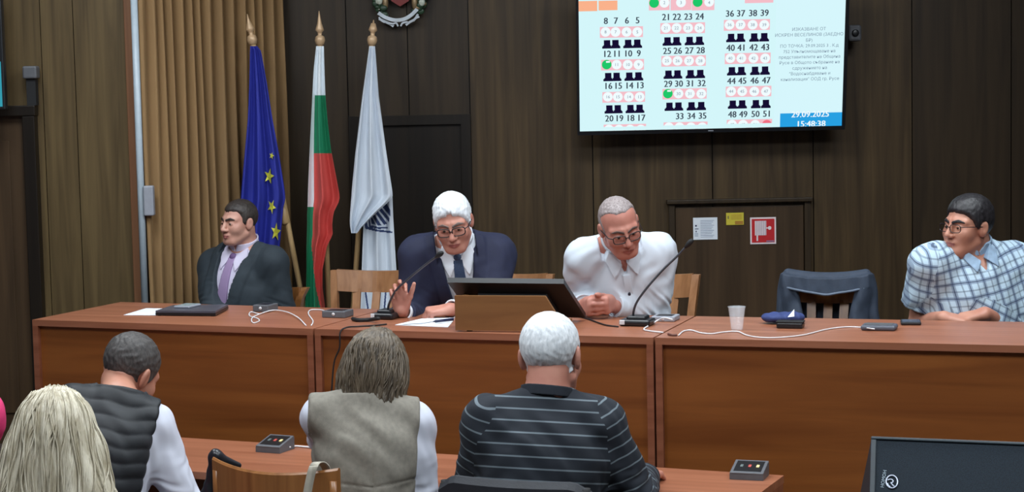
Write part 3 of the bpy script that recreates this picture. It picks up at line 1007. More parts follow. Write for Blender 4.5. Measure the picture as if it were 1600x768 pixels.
# front row desks
G0 = onz(270, 682, LOW); G1 = onz(1225, 742, LOW)
gd = (G1 - G0).normalized(); gn = Vector((gd.y, -gd.x, 0))
GL = 1.45; GD = 0.56
for i in range(2):
    B_ = G1 - gd * (GL * i + 0.003 * i); A_ = B_ - gd * (GL - 0.003); C_ = B_ + gn * GD; D_ = A_ + gn * GD
    ctr = (A_ + B_ + C_ + D_) / 4
    t = thing('front_desk', ['low wooden desk in front of the striped sweater man', 'low wooden desk in front of the man in the black vest'][i], 'desk', (ctr.x, ctr.y, 0), 'front row desks'); o = Vector(t.location)
    P2 = lambda s_, q_: (lambda p: (p.x, p.y))((A_ + (B_ - A_) * s_) * (1 - q_) + (D_ + (C_ - D_) * s_) * q_)
    m = MB(); m.prism([P2(0, 1), P2(1, 1), P2(1, 0), P2(0, 0)], LOW - 0.026, LOW); m.build('desk_top', W_TOP, t, o)
    e = 0.026 / GL
    for s0, s1 in ((0, e), (1 - e, 1)):
        m = MB(); m.prism([P2(s0, 0.95), P2(s1, 0.95), P2(s1, 0.02), P2(s0, 0.02)], 0, LOW - 0.026); m.build('side_panel', W_RIM, t, o)
    m = MB(); m.prism([P2(e, 0.12), P2(1 - e, 0.12), P2(1 - e, 0.08), P2(e, 0.08)], 0.05, LOW - 0.026); m.build('modesty_panel', W_PANEL, t, o)

# ================================================================ chairs
def chair(name, label, loc, rz, wd=0.43, zt=0.86, mt=None, group=None, seat_z=0.42, slats=3):
    """wooden chair, +y is the direction a sitter faces"""
    mt = mt or W_CHAIR
    t = thing(name, label, 'chair', loc, group, rz)
    h = wd / 2
    bm_ = MB(); bm_.rbox(-h, h, -0.20, 0.22, seat_z - 0.035, seat_z, 0.012); bm_.build('seat', mt, t)
    for sx in (-1, 1):
        k = MB(); k.tube([(sx * (h - 0.03), 0.18, seat_z - 0.035), (sx * (h - 0.02), 0.19, 0.0)], [0.02, 0.016], 10); k.build('leg', mt, t)
        k = MB()
        pts = [(sx * (h - 0.012), -0.25, 0.0), (sx * (h - 0.015), -0.205, seat_z * 0.6), (sx * (h - 0.012), -0.205, seat_z), (sx * (h + 0.005), -0.235, 0.66), (sx * (h + 0.02), -0.285, zt)]
        pp = catmull(pts, 5); V = []; F = []
        for p in pp:
            for a, b in ((-0.016, -0.016), (0.016, -0.016), (0.016, 0.016), (-0.016, 0.016)): V.append((p.x + a, p.y + b, p.z))
        for i in range(len(pp) - 1):
            for j in range(4): F.append((4 * i + j, 4 * i + (j + 1) % 4, 4 * i + 4 + (j + 1) % 4, 4 * i + 4 + j))
        F += [(3, 2, 1, 0), (len(V) - 4, len(V) - 3, len(V) - 2, len(V) - 1)]
        k.add(V, F); k.build('leg', mt, t)

    def bow(x, z): return -0.235 - 0.05 * (z - 0.66) / 0.2 - 0.055 * (1 - (x / h) ** 2)
    k = MB(); V = []; F = []; n_ = 16
    for i in range(n_ + 1):
        x = -h - 0.004 + (2 * h + 0.008) * i / n_
        for a, z in ((0.011, zt - 0.095), (0.011, zt + 0.004), (-0.011, zt + 0.004), (-0.011, zt - 0.095)): V.append((x, bow(max(-h, min(h, x)), z) + a, z - 0.012 * (1 - (x / h) ** 2)))
    for i in range(n_):
        for j in range(4): F.append((4 * i + j, 4 * i + 4 + j, 4 * i + 4 + (j + 1) % 4, 4 * i + (j + 1) % 4))
    F += [(0, 1, 2, 3), (len(V) - 1, len(V) - 2, len(V) - 3, len(V) - 4)]
    k.add(V, F); k.build('top_rail', mt, t)
    for i in range(slats):
        x = (i - (slats - 1) / 2) * wd / (slats + 1.0) * 1.05
        k = MB(); V = []; F = []
        for j in range(7):
            f_ = j / 6; z = seat_z + (zt - 0.09 - seat_z) * f_
            y = -0.19 + (bow(x, zt - 0.09) + 0.19) * f_ ** 1.1
            for a, b in ((-0.019, -0.006), (0.019, -0.006), (0.019, 0.006), (-0.019, 0.006)): V.append((x * (0.85 + 0.15 * f_) + a, y + b, z))
        for j in range(6):
            for a in range(4): F.append((4 * j + a, 4 * j + (a + 1) % 4, 4 * j + 4 + (a + 1) % 4, 4 * j + 4 + a))
        F += [(3, 2, 1, 0), (24, 25, 26, 27)]
        k.add(V, F); k.build('slat', mt, t)
    for sx in (-1, 1):
        k = MB(); k.tube([(sx * (h - 0.024), 0.18, 0.2), (sx * (h - 0.016), -0.21, 0.2)], 0.011, 8); k.build('stretcher', mt, t)
    return t


FACE = math.pi + R(-20)          # facing the hall across the head table


def chair_at(px, y, z0, rz, **k):
    p = at(px, 480, y)
    return chair('wooden_chair', loc=(p.x, p.y, z0), rz=rz, **k)


chair_at(557, 8.72, POD, math.pi + R(-14), label='empty wooden slat back chair standing before the pale grey flag', zt=0.838, wd=0.36, group='head table chairs')
chair_at(766, 8.36, POD, math.pi + R(-20), label='wooden chair whose rail shows right of the navy suited man', zt=0.845, wd=0.33, group='head table chairs')
chair_at(994, 8.06, POD, math.pi + R(-20), label='wooden chair whose side post shows right of the white shirted man', zt=0.86, wd=0.34, group='head table chairs', mt=W_CHAIR)
chair_at(380, 9.02, POD, math.pi + R(-20), label='wooden chair under the man in the dark suit at the left', zt=0.74, wd=0.34, group='head table chairs', mt=W_CHAIR2)
chair_at(1281, 7.93, POD, math.pi + R(-16), label='wooden slat back chair with the dark jacket hung over it', zt=0.835, wd=0.27, group='head table chairs', mt=W_CHAIR2)
chair_at(1545, 7.62, POD, math.pi + R(-20), label='wooden chair under the man in the plaid shirt', zt=0.74, wd=0.36, group='head table chairs', mt=W_CHAIR2)

# ================================================================ things on the head table
ZT = TOP + 0.0006


def hx(px, py, dz=0.0): return onz(px, py, TOP + dz)


def desk_rz(px): return math.atan2(dirs[0 if px < 490 else (1 if px < 1022 else 2)].y, dirs[0 if px < 490 else (1 if px < 1022 else 2)].x)


def local(px, py, rz=None, z=TOP):
    p = onz(px, py, z); return p, Matrix.Rotation(desk_rz(px) if rz is None else rz, 4, 'Z')


def wire(name, label, cat, pts, r, mt, z=TOP, lift=0.0, parent=None, n=7):
    q_ = [onz(x, y, z + r + 0.0008 + (h[0] if h else 0)) for x, y, *h in pts]
    m = MB(); m.tube(catmull(q_, n), r, 7)
    ob = m.build(name, mt, parent)
    if not parent: tag(ob, label, cat)
    return ob


def quad_sheet(name, label, cat, px, mt, z, th=0.0012, extra=None, mats=()):
    m = MB(); P = [onz(x, y, z) for x, y in px]
    m.prism([(p.x, p.y) for p in reversed(P)], z, z + th)
    if extra: extra(m)
    ob = m.build(name, [mt] + list(mats)); return tag(ob, label, cat)


quad_sheet('paper_sheet', 'white paper sheet lying left of the closed laptop', 'paper', [(228, 481.5), (272, 482), (252, 492.5), (193, 492)], M_PAPER, ZT)
# laptop
P = [onz(x, y, TOP) for x, y in ((270, 484), (357, 483), (337, 494), (243, 493))]
lp = thing('laptop', 'closed dark laptop on the desk before the dark suited man', 'laptop', (P[0] + P[2]) / 2); o = Vector(lp.location)
m = MB(); m.prism([(p.x, p.y) for p in reversed(P)], TOP + 0.003, TOP + 0.013); m.build('base', M_BLACK, lp, o)
cc_ = (P[0] + P[2]) / 2
m = MB(); m.prism([((p - cc_).x * 0.995 + cc_.x, (p - cc_).y * 0.995 + cc_.y) for p in reversed(P)], TOP + 0.014, TOP + 0.022); m.build('lid', mat('laptop_grey', srgb(74, 76, 88), 0.35), lp, o)
m = MB()
for p in P: q_ = p + (cc_ - p) * 0.12; m.lathe([(0.008, 0), (0.008, 0.003)], (q_.x, q_.y, TOP))
m.build('foot', M_BLACKM, lp, o)
# phone on the laptop
pz = TOP + 0.0222
p = onz(287, 480.5, pz); Rm = Matrix.Translation((p.x, p.y, pz)) @ Matrix.Rotation(R(-20), 4, 'Z')
ph = thing('smartphone', 'grey smartphone resting on the closed laptop', 'phone', (p.x, p.y, pz)); o = Vector(ph.location)
m = MB(); m.rbox(-0.038, 0.038, -0.02, 0.085, 0.0, 0.010, 0.004, 0, Rm); m.build('body', M_LGREY, ph, o)
m = MB(); m.box(-0.033, 0.033, -0.015, 0.080, 0.010, 0.0108, 0, Rm); m.build('screen', mat('phone_glass', srgb(150, 170, 176), 0.15), ph, o)


def unit(px, py, label, wd, dp, ht, rz=None, z=TOP, body=M_GREYP, panel=True, group=None, leds=True):
    """delegate voting unit: grey case, dark sloping keypad with small lit keys"""
    p = onz(px, py, z); a = desk_rz(px) if rz is None else rz
    t = thing('voting_unit', label, 'voting unit', (p.x, p.y, z + 0.0005), group, a)
    k = MB(); sl = 0.026 if panel else 0.0
    if panel:
        # wedge: the keypad face slopes towards the person it serves
        TL = Matrix.Rotation(math.atan2(sl, dp), 4, 'X'); TL.translation = (0, 0, ht - 0.010 + sl / 2)
        k.prism([(-wd / 2, -dp / 2), (wd / 2, -dp / 2), (wd / 2, dp / 2), (-wd / 2, dp / 2)], 0, 0.010)
        zf, zb = ht - 0.012, ht - 0.012 + sl
        V = [(-wd / 2, -dp / 2, 0.010), (wd / 2, -dp / 2, 0.010), (wd / 2, dp / 2, 0.010), (-wd / 2, dp / 2, 0.010), (-wd / 2, -dp / 2, zf), (wd / 2, -dp / 2, zf), (wd / 2, dp / 2, zb), (-wd / 2, dp / 2, zb)]
        k.add(V, [(3, 2, 1, 0), (4, 5, 6, 7), (0, 1, 5, 4), (1, 2, 6, 5), (2, 3, 7, 6), (3, 0, 4, 7)])
        k.rbox(-wd / 2, wd / 2, -dp / 2 * 1.02, dp / 2 * 1.02, -0.003, 0.004, 0.002, 0, TL)
        k.build('case', body, t)
        k = MB(); k.box(-wd * 0.41, wd * 0.41, -dp * 0.37, dp * 0.40, 0.0035, 0.0052, 0, TL); kp_ = k.build('keypad', M_BLACK, t)
        for i, c_ in enumerate(((0.10, 0.13, 0.13), (0.45, 0.07, 0.06), (0.80, 0.66, 0.28))):
            k = MB(); x = wd * (-0.22 + 0.24 * i); k.rbox(x - 0.005, x + 0.005, -0.008, 0.009, 0.0048, 0.0075, 0.001, 0, TL)
            k.build('key', mat('key_%d' % i, (*c_, 1), 0.4, emit=((*c_, 1), 0.3)), kp_)
        return t
    k.rbox(-wd / 2, wd / 2, -dp / 2, dp / 2, 0, ht, 0.004); k.build('case', body, t)
    k = MB(); k.lathe([(0.007, 0), (0.006, 0.002)], (0, -dp / 2, ht * 0.55), (0, -1, 0)); k.build('indicator', mat('pale_lens', srgb(210, 210, 214), 0.3), t)
    k = MB(); k.box(-wd * 0.34, wd * 0.34, -dp * 0.3, dp * 0.3, ht - 0.0005, ht + 0.001); k.build('keypad', M_BLACK, t)
    return t


unit(415, 485.5, 'grey voting unit by the right elbow of the dark suited man', 0.075, 0.09, 0.03, group='head table voting units', panel=False)
unit(528, 494.5, 'grey voting unit before the empty wooden chair', 0.105, 0.09, 0.028, group='head table voting units', panel=False)
unit(1040, 500, 'grey voting unit beside the microphone of the white shirted man', 0.095, 0.10, 0.02, body=M_LGREY, group='head table voting units', panel=False)
# round-ended flat unit at the right
p = onz(1374, 514.5, TOP); fu = thing('voting_unit', 'flat grey unit at the end of the long white cable', 'voting unit', (p.x, p.y, TOP + 0.0005), 'head table voting units', desk_rz(1400))
m = MB(); m.rbox(-0.065, 0.065, -0.045, 0.045, 0, 0.020, 0.009, seg=3); m.build('case', mat('slate_plastic', srgb(82, 86, 98), 0.4), fu)
m = MB(); m.box(-0.05, 0.05, -0.034, 0.034, 0.0195, 0.0212); m.build('keypad', M_GREYP, fu)

wire('white_cable', 'white cable curling over the left desk into the seam', 'cable', [(404, 490), (392, 487), (390, 493), (402, 497), (405, 501), (396, 504), (393, 499), (399, 493), (425, 484.5, 0.004), (448, 487, 0.006), (466, 496, 0.004), (478, 508, 0.001)], 0.0025, M_WHITE)
wire('white_cable', 'short white cable from the seam to the unit by the empty chair', 'cable', [(486.5, 508), (489, 501), (483, 492), (482, 487), (487, 483.5), (503, 484), (514, 488.5)], 0.0025, M_WHITE)
wire('white_cable', 'short white cable beside the right microphone base', 'cable', [(1051, 499, 0.02), (1038, 496, 0.025), (1028, 500, 0.012), (1016, 507), (1006, 514), (1018, 517), (1036, 519)], 0.003, M_WHITE)
wire('white_cable', 'long white cable snaking past the plastic cup to the flat unit', 'cable', [(1060, 523.5), (1068, 517), (1080, 515.5), (1095, 519.5), (1112, 521), (1130, 518.5), (1152, 517.5), (1166, 523), (1185, 526.5), (1215, 527), (1255, 523), (1290, 514.5), (1320, 510.5), (1345, 511), (1366, 513.5, 0.019)], 0.0026, M_WHITE)
wire('cable_tie', 'brown cable end lying at the seam of the right desk', 'cable', [(1044, 521.5), (1050, 523), (1058, 523)], 0.004, mat('brown_plastic', srgb(90, 50, 40), 0.5))


def microphone(label, px, py, neck, y_end, base_w, base_d, cab=None):
    p = onz(px, py, TOP); a = desk_rz(px)
    t = thing('gooseneck_microphone', label, 'microphone', (p.x, p.y, TOP + 0.0005)); o = Vector(t.location)
    Rm = Matrix.Translation(o) @ Matrix.Rotation(a, 4, 'Z')
    k = MB(); k.rbox(-base_w / 2, base_w / 2, -base_d / 2, base_d / 2, 0, 0.026, 0.010, 0, Rm, 3)
    k.rbox(-base_w * 0.30, base_w * 0.32, -base_d * 0.3, base_d * 0.42, 0.02, 0.038, 0.008, 0, Rm, 3); k.build('base', M_BLACK, t, o)
    k = MB(); k.rbox(-base_w * 0.47, -base_w * 0.30, -base_d * 0.52, -base_d * 0.40, 0.006, 0.024, 0.002, 0, Rm); k.build('talk_button', mat('pale_lens', srgb(210, 210, 214), 0.3), t, o)
    n_ = len(neck)
    pts = catmull([at(x, yy, o.y + (y_end - o.y) * i / (n_ - 1)) for i, (x, yy) in enumerate(neck)], 8)
    k = MB(); k.tube(pts, 0.0048, 8); k.build('gooseneck', mat('neck_metal', srgb(72, 76, 84), 0.35, metal=0.4), t, o)
    d = (pts[-1] - pts[-3]).normalized()
    k = MB(); k.lathe([(0.005, -0.010), (0.008, 0.0), (0.0105, 0.010), (0.0105, 0.024), (0.007, 0.034), (0.001, 0.037)], pts[-1], d); k.build('capsule', M_BLACKM, t, o)
    return t, o


t, o = microphone('gooseneck microphone by the raised hand of the navy suited man', 604, 497, [(606, 489), (608, 474), (620, 452), (642, 432), (664, 414), (683, 400)], 7.62, 0.10, 0.11)
wire('cable', None, None, [(592, 497, 0.012), (578, 499), (560, 499.5), (551, 497.5)], 0.008, M_BLACKM, parent=None).name = 'microphone_plug'
tag(bpy.data.objects['microphone_plug'], 'thick black plug lying left of the left microphone base', 'plug')
# black lead over the front edge of the middle desk
e0 = onz(560, 512, TOP); e1 = onz(543, 515.6, TOP)
fp = FR[1] + (FR[2] - FR[1]) * 0.085
pts = [onz(604, 506, TOP + 0.004), onz(585, 508, TOP + 0.004), onz(560, 509.5, TOP + 0.004), Vector((fp.x + 0.02, fp.y + 0.01, TOP + 0.006)), Vector((fp.x - 0.002, fp.y - 0.012, TOP - 0.01)), Vector((fp.x - 0.006, fp.y - 0.012, TOP - 0.07)), Vector((fp.x - 0.03, fp.y - 0.006, TOP - 0.13)), Vector((fp.x - 0.045, fp.y - 0.006, TOP - 0.26))]
m = MB(); m.tube(catmull(pts, 7), 0.0032, 7)
tag(m.build('black_cable', M_BLACKM), 'thin black cable hanging over the front edge of the middle desk', 'cable')
t, o = microphone('gooseneck microphone in front of the white shirted man', 996, 507.5, [(990, 497), (990, 486), (996, 470), (1012, 448), (1036, 421), (1058, 400), (1073, 384)], 7.35, 0.125, 0.10)
wire('black_cable', 'thin black cable from the monitor to the right microphone base', 'cable', [(905, 494), (922, 499), (945, 507), (966, 510)], 0.003, M_BLACKM)

# papers with pen
quad_sheet('paper_sheet', 'white paper sheet under the hands of the navy suited man', 'paper', [(659, 497.5), (710, 499), (700, 511), (617, 507.5)], M_PAPER, ZT)
quad_sheet('paper_sheet', 'upper paper sheet slanting across the papers left of the riser', 'paper', [(668, 497), (708, 496.5), (660, 504.5), (625, 506.5)], M_PAPER, ZT + 0.004)
m = MB(); a = onz(676, 502, TOP + 0.012); b = onz(708, 498.5, TOP + 0.012)
m.tube([a, a + (b - a) * 0.12, a + (b - a) * 0.13, b], [0.001, 0.0045, 0.006, 0.006], 8)
tag(m.build('pen', mat('pen_blue', srgb(24, 36, 70), 0.3)), 'dark blue pen lying on the papers', 'pen')

# riser box and monitor
rz = R(-2.0)
p0 = onz(711.5, 518, TOP); p1 = onz(880, 519.5, TOP)
bd = (p1 - p0).normalized(); bn = Vector((-bd.y, bd.x, 0)); bl = (p1 - p0).length
ht = 0.140
rb = thing('monitor_riser', 'pale wooden riser box under the black monitor', 'box', (p0 + p1) / 2); o = Vector(rb.location)
RM = Matrix((bd, bn, Vector((0, 0, 1)))).transposed().to_4x4(); RM.translation = Vector((p0.x, p0.y, TOP))
m = MB(); s_ = bl * 0.84
fp_ = [(0, 0.006), (bl + 0.0, 0.006), (bl, 0.03), (s_, ht), (0, ht)]
V = [RM @ Vector((x, 0.0, z)) for x, z in fp_] + [RM @ Vector((x, 0.018, z)) for x, z in fp_]
m.add(V, [(0, 1, 2, 3, 4), (9, 8, 7, 6, 5)] + [(i, 5 + i, 5 + (i + 1) % 5, (i + 1) % 5) for i in range(5)]); m.build('front_panel', W_BOX, rb, o)
m = MB(); m.box(0.002, 0.018, 0.018, 0.20, 0.006, ht - 0.01, 0, RM); m.build('side_panel', W_BOX, rb, o)
m = MB(); m.box(bl - 0.02, bl - 0.004, 0.018, 0.20, 0.006, 0.03, 0, RM); m.build('side_panel', W_BOX, rb, o)
for x in (0.05, bl - 0.05):
    m = MB(); m.box(x - 0.01, x + 0.01, 0.02, 0.18, 0.0, 0.006, 0, RM); m.build('foot', M_BLACKM, rb, o)
# monitor leaning back over the riser, back towards the hall
yk = hx(800, 505).y
Ta = at(699, 441, p0.y + 0.07); Tb = at(881, 443, p0.y + 0.05)
ud = (Tb - Ta).normalized(); Wm = (Tb - Ta).length
Bb = onz(915, 496, TOP + 0.012)
down = Bb - Tb; down = down - ud * down.dot(ud) * 0.0; Hm = down.length; dn = down.normalized()
mn = ud.cross(dn).normalized()
if mn.y > 0: mn = -mn
mo = thing('monitor', 'black monitor leaning back over the pale riser box', 'monitor', (Ta + Tb) / 2 + down); o = Vector(mo.location)
Q = Matrix((ud, dn, mn)).transposed().to_4x4(); Q.translation = Ta


def slab(x0, x1, y0, y1, z0, z1, mt, nm):
    k = MB(); k.box(x0, x1, y0, y1, z0, z1, 0, Q); return k.build(nm, mt, mo, o)


slab(0, Wm, 0, Hm, -0.022, 0.0, M_BLACK, 'casing')
slab(0.015, Wm - 0.015, 0.015, Hm - 0.02, -0.0235, -0.022, mat('dark_glass', srgb(16, 18, 22), 0.12), 'screen')
slab(Wm * 0.2, Wm * 0.8, Hm * 0.3, Hm * 0.8, 0.0, 0.025, M_BLACKM, 'rear_cover')

# plastic cup
p = onz(1151.5, 515, TOP)
m = MB(); m.lathe([(0.0215, 0.0), (0.0325, 0.085), (0.0345, 0.086), (0.0345, 0.089), (0.031, 0.089), (0.0205, 0.003), (0.0005, 0.003)], (p.x, p.y, TOP + 0.0006), n=28)
gm, nt, pr = base_mat('clear_plastic'); pr.inputs['Base Color'].default_value = (0.86, 0.90, 0.95, 1); pr.inputs['Alpha'].default_value = 0.17; pr.inputs['Roughness'].default_value = 0.2
ob = m.build('plastic_cup', gm); tag(ob, 'clear plastic cup standing on the right desk', 'cup')

# blue pouch, black case
po = onz(1222, 505, TOP)
pc = thing('glasses_case', 'soft blue pouch lying on the right desk by the black case', 'pouch', (po.x, po.y, TOP)); o = Vector(pc.location)


def f_pouch(P):
    a = A3(po) + A3((0, 0, 0.024)); r_ = desk_rz(1200)
    ax = [[math.cos(r_), math.sin(r_), 0], [-math.sin(r_), math.cos(r_), 0], [0, 0, 1]]
    d = ell(P, a + A3((-0.02, 0, 0)), (0.062, 0.045, 0.021), ax)
    d = smin(d, ell(P, a + A3((0.045, -0.012, 0.0)), (0.04, 0.04, 0.023), ax), 0.02)
    d = d + 0.0015 * np.sin(P[:, 0] * 180 + 60 * P[:, 1])
    return smax(d, (TOP + 0.001) - P[:, 2], 0.006)


sdf_obj('pouch', f_pouch, po + Vector((-0.13, -0.1, -0.01)), po + Vector((0.13, 0.1, 0.07)), 0.004, [mat('pouch_blue', srgb(44, 60, 112), 0.75, 0.1, bump=0.3)], pc, o)
m = MB(); P3 = [onz(1231, 495, TOP + 0.04), onz(1241, 494, TOP + 0.04), onz(1241, 483, TOP + 0.055)]
m.add([P3[0], P3[1], P3[2]] + [p + Vector((0, 0.004, 0)) for p in P3], [(0, 1, 2), (5, 4, 3), (0, 3, 4, 1), (1, 4, 5, 2), (2, 5, 3, 0)]); m.build('paper_tag', M_PAPER, pc, o)
p = onz(1235, 512, TOP); bx = thing('black_case', 'small black case in front of the blue pouch', 'case', (p.x, p.y, TOP + 0.0005), None, desk_rz(1200))
m = MB(); m.rbox(-0.05, 0.05, -0.025, 0.03, 0.0, 0.022, 0.005); m.build('body', M_BLACK, bx)
m = MB(); m.rbox(-0.052, 0.052, -0.026, 0.031, 0.0225, 0.027, 0.002); m.build('lid', M_BLACKM, bx)
# phone at the right
p = onz(1423, 506, TOP); sp = thing('smartphone', 'black smartphone lying by the elbow of the plaid shirted man', 'phone', (p.x, p.y, TOP + 0.0005), None, desk_rz(1400) + R(8))
m = MB(); m.rbox(-0.038, 0.038, -0.04, 0.05, 0, 0.012, 0.004); m.build('body', M_BLACK, sp)
m = MB(); m.box(-0.034, 0.034, -0.036, 0.046, 0.012, 0.0127); m.build('screen', mat('dark_glass2', srgb(70, 76, 92), 0.15), sp)

# front-row voting units
gz = math.atan2(gd.y, gd.x)
unit(430, 703, 'grey voting unit with lit keys on the left front desk', 0.105, 0.105, 0.030, gz - R(2), LOW, group='front row voting units')
unit(1171, 745, 'grey voting unit with lit keys at the right end of the front desk', 0.115, 0.10, 0.030, gz + R(4), LOW, group='front row voting units')
wire('white_cable', 'white cable running from the left front voting unit', 'cable', [(452, 698, 0.008), (462, 696.5), (476, 697.5), (492, 699), (520, 700)], 0.0035, M_WHITE, LOW)

# ================================================================ people
def skin_mat(name, c, lip):
    m, nt, p = base_mat(name)
    tc = nd(nt, 'ShaderNodeTexCoord'); n = nd(nt, 'ShaderNodeTexNoise'); n.inputs['Scale'].default_value = 14; n.inputs['Detail'].default_value = 4
    nt.links.new(tc.outputs['Object'], n.inputs['Vector'])
    r = nd(nt, 'ShaderNodeValToRGB'); r.color_ramp.elements[0].position = 0.35; r.color_ramp.elements[1].position = 0.68
    r.color_ramp.elements[0].color = [c[0] * 0.92, c[1] * 0.80, c[2] * 0.80, 1]; r.color_ramp.elements[1].color = [min(1, v * 1.06) for v in c[:3]] + [1]
    nt.links.new(n.outputs['Fac'], r.inputs[0]); nt.links.new(r.outputs[0], p.inputs['Base Color'])
    p.inputs['Roughness'].default_value = 0.48; p.inputs['Subsurface Weight'].default_value = 0.0
    lp_ = mat(name + '_lips', lip, 0.5, 0.06)
    return [m, lp_]


def hair_mat(name, dark, light, rough=0.5, sc=90.0, zs=0.10, bump=0.6):
    m, nt, p = base_mat(name)
    tc = nd(nt, 'ShaderNodeTexCoord'); mp = nd(nt, 'ShaderNodeMapping'); mp.inputs['Scale'].default_value = (1, 1, zs)
    nt.links.new(tc.outputs['Object'], mp.inputs[0])
    n = nd(nt, 'ShaderNodeTexNoise'); n.inputs['Scale'].default_value = sc; n.inputs['Detail'].default_value = 5; n.inputs['Distortion'].default_value = 0.4
    nt.links.new(mp.outputs[0], n.inputs['Vector'])
    r = nd(nt, 'ShaderNodeValToRGB'); r.color_ramp.elements[0].position = 0.30; r.color_ramp.elements[1].position = 0.70
    r.color_ramp.elements[0].color = dark; r.color_ramp.elements[1].color = light
    nt.links.new(n.outputs['Fac'], r.inputs[0]); nt.links.new(r.outputs[0], p.inputs['Base Color'])
    b = nd(nt, 'ShaderNodeBump'); b.inputs['Strength'].default_value = bump; b.inputs['Distance'].default_value = 0.003
    nt.links.new(n.outputs['Fac'], b.inputs['Height']); nt.links.new(b.outputs[0], p.inputs['Normal'])
    p.inputs['Roughness'].default_value = rough
    MATS[name] = m
    return m


def cloth_coord(nt):
    """garment coordinate: along the torso, or along the sleeve past the armhole seam"""
    a = nd(nt, 'ShaderNodeAttribute'); a.attribute_name = 'pat'
    b = nd(nt, 'ShaderNodeAttribute'); b.attribute_name = 'pat_sleeve'
    w_ = nd(nt, 'ShaderNodeAttribute'); w_.attribute_name = 'sleeve'
    g = nd(nt, 'ShaderNodeMath', operation='GREATER_THAN'); g.inputs[1].default_value = 0.0; nt.links.new(w_.outputs['Fac'], g.inputs[0])
    mx = nd(nt, 'ShaderNodeMix', data_type='VECTOR'); nt.links.new(g.outputs[0], mx.inputs[0])
    va = [q for q in mx.inputs if q.type == 'VECTOR' and q.name in ('A', 'B')]
    nt.links.new(a.outputs['Vector'], va[0]); nt.links.new(b.outputs['Vector'], va[1])
    sx = nd(nt, 'ShaderNodeSeparateXYZ'); nt.links.new([q for q in mx.outputs if q.type == 'VECTOR'][0], sx.inputs[0])
    return sx


def stripes_mat(name, c1, c2, per, duty, axis=1, rough=0.85):
    """bands across the garment coordinate stored with the cloth"""
    m, nt, p = base_mat(name)
    sx = cloth_coord(nt)
    d = nd(nt, 'ShaderNodeMath', operation='DIVIDE'); d.inputs[1].default_value = per
    f = nd(nt, 'ShaderNodeMath', operation='FRACT'); g = nd(nt, 'ShaderNodeMath', operation='LESS_THAN'); g.inputs[1].default_value = duty
    nt.links.new(sx.outputs[axis], d.inputs[0]); nt.links.new(d.outputs[0], f.inputs[0]); nt.links.new(f.outputs[0], g.inputs[0])
    mx = nd(nt, 'ShaderNodeMix', data_type='RGBA'); mx.inputs[6].default_value = c1; mx.inputs[7].default_value = c2
    nt.links.new(g.outputs[0], mx.inputs[0]); nt.links.new(mx.outputs[2], p.inputs['Base Color'])
    p.inputs['Roughness'].default_value = rough
    return m


def plaid_mat(name, base, c1, c2, per):
    m, nt, p = base_mat(name)
    sx = cloth_coord(nt)
    col = None
    prev = base
    for axis in (0, 1):
        for (off, duty, c, k) in ((0.0, 0.26, c1, 0.55), (0.10, 0.07, c2, 0.75), (0.55, 0.10, c2, 0.45)):
            ad = nd(nt, 'ShaderNodeMath', operation='MULTIPLY_ADD'); ad.inputs[1].default_value = 1.0 / per; ad.inputs[2].default_value = 10 - off
            f = nd(nt, 'ShaderNodeMath', operation='FRACT'); g = nd(nt, 'ShaderNodeMath', operation='LESS_THAN'); g.inputs[1].default_value = duty
            mu = nd(nt, 'ShaderNodeMath', operation='MULTIPLY'); mu.inputs[1].default_value = k
            nt.links.new(sx.outputs[axis], ad.inputs[0]); nt.links.new(ad.outputs[0], f.inputs[0]); nt.links.new(f.outputs[0], g.inputs[0]); nt.links.new(g.outputs[0], mu.inputs[0])
            mx = nd(nt, 'ShaderNodeMix', data_type='RGBA'); mx.inputs[7].default_value = c
            if col is None: mx.inputs[6].default_value = base
            else: nt.links.new(col, mx.inputs[6])
            nt.links.new(mu.outputs[0], mx.inputs[0]); col = mx.outputs[2]
    nt.links.new(col, p.inputs['Base Color']); p.inputs['Roughness'].default_value = 0.8
    return m


def unit_(v): v = A3(v); return v / (np.linalg.norm(v) + 1e-9)


def frame(f, up):
    """rows: right, forward, up"""
    f = unit_(f); up = A3(up); up = unit_(up - f * (up @ f)); r = np.cross(f, up)
    return np.stack([r, f, up])


def head_axes(yaw, pitch, roll):
    """yaw 0 looks at the camera side (-y), + turns to image right; pitch + looks down; roll + tips the crown to image right"""
    f = np.array([math.sin(yaw) * math.cos(pitch), -math.cos(yaw) * math.cos(pitch), -math.sin(pitch)])
    up = np.array([0, 0, 1.0]); up = unit_(up - f * (up @ f)); r = np.cross(f, up)
    up2 = up * math.cos(roll) - r * math.sin(roll)
    return frame(f, up2)


def bent(a, b, t): return A3(a) * (1 - t) + A3(b) * t


def ik(sh, wr, hint, L1=0.29, L2=0.26):
    """elbow that keeps the limb lengths, bent towards hint"""
    sh, wr, hint = A3(sh), A3(wr), A3(hint); v = wr - sh; D = float(np.linalg.norm(v)); D = min(D, (L1 + L2) * 0.995)
    u = unit_(v); a = (L1 * L1 - L2 * L2 + D * D) / (2 * D); h = math.sqrt(max(L1 * L1 - a * a, 0.0))
    n = hint - sh; n = unit_(n - u * (n @ u))
    return sh + u * a + n * h


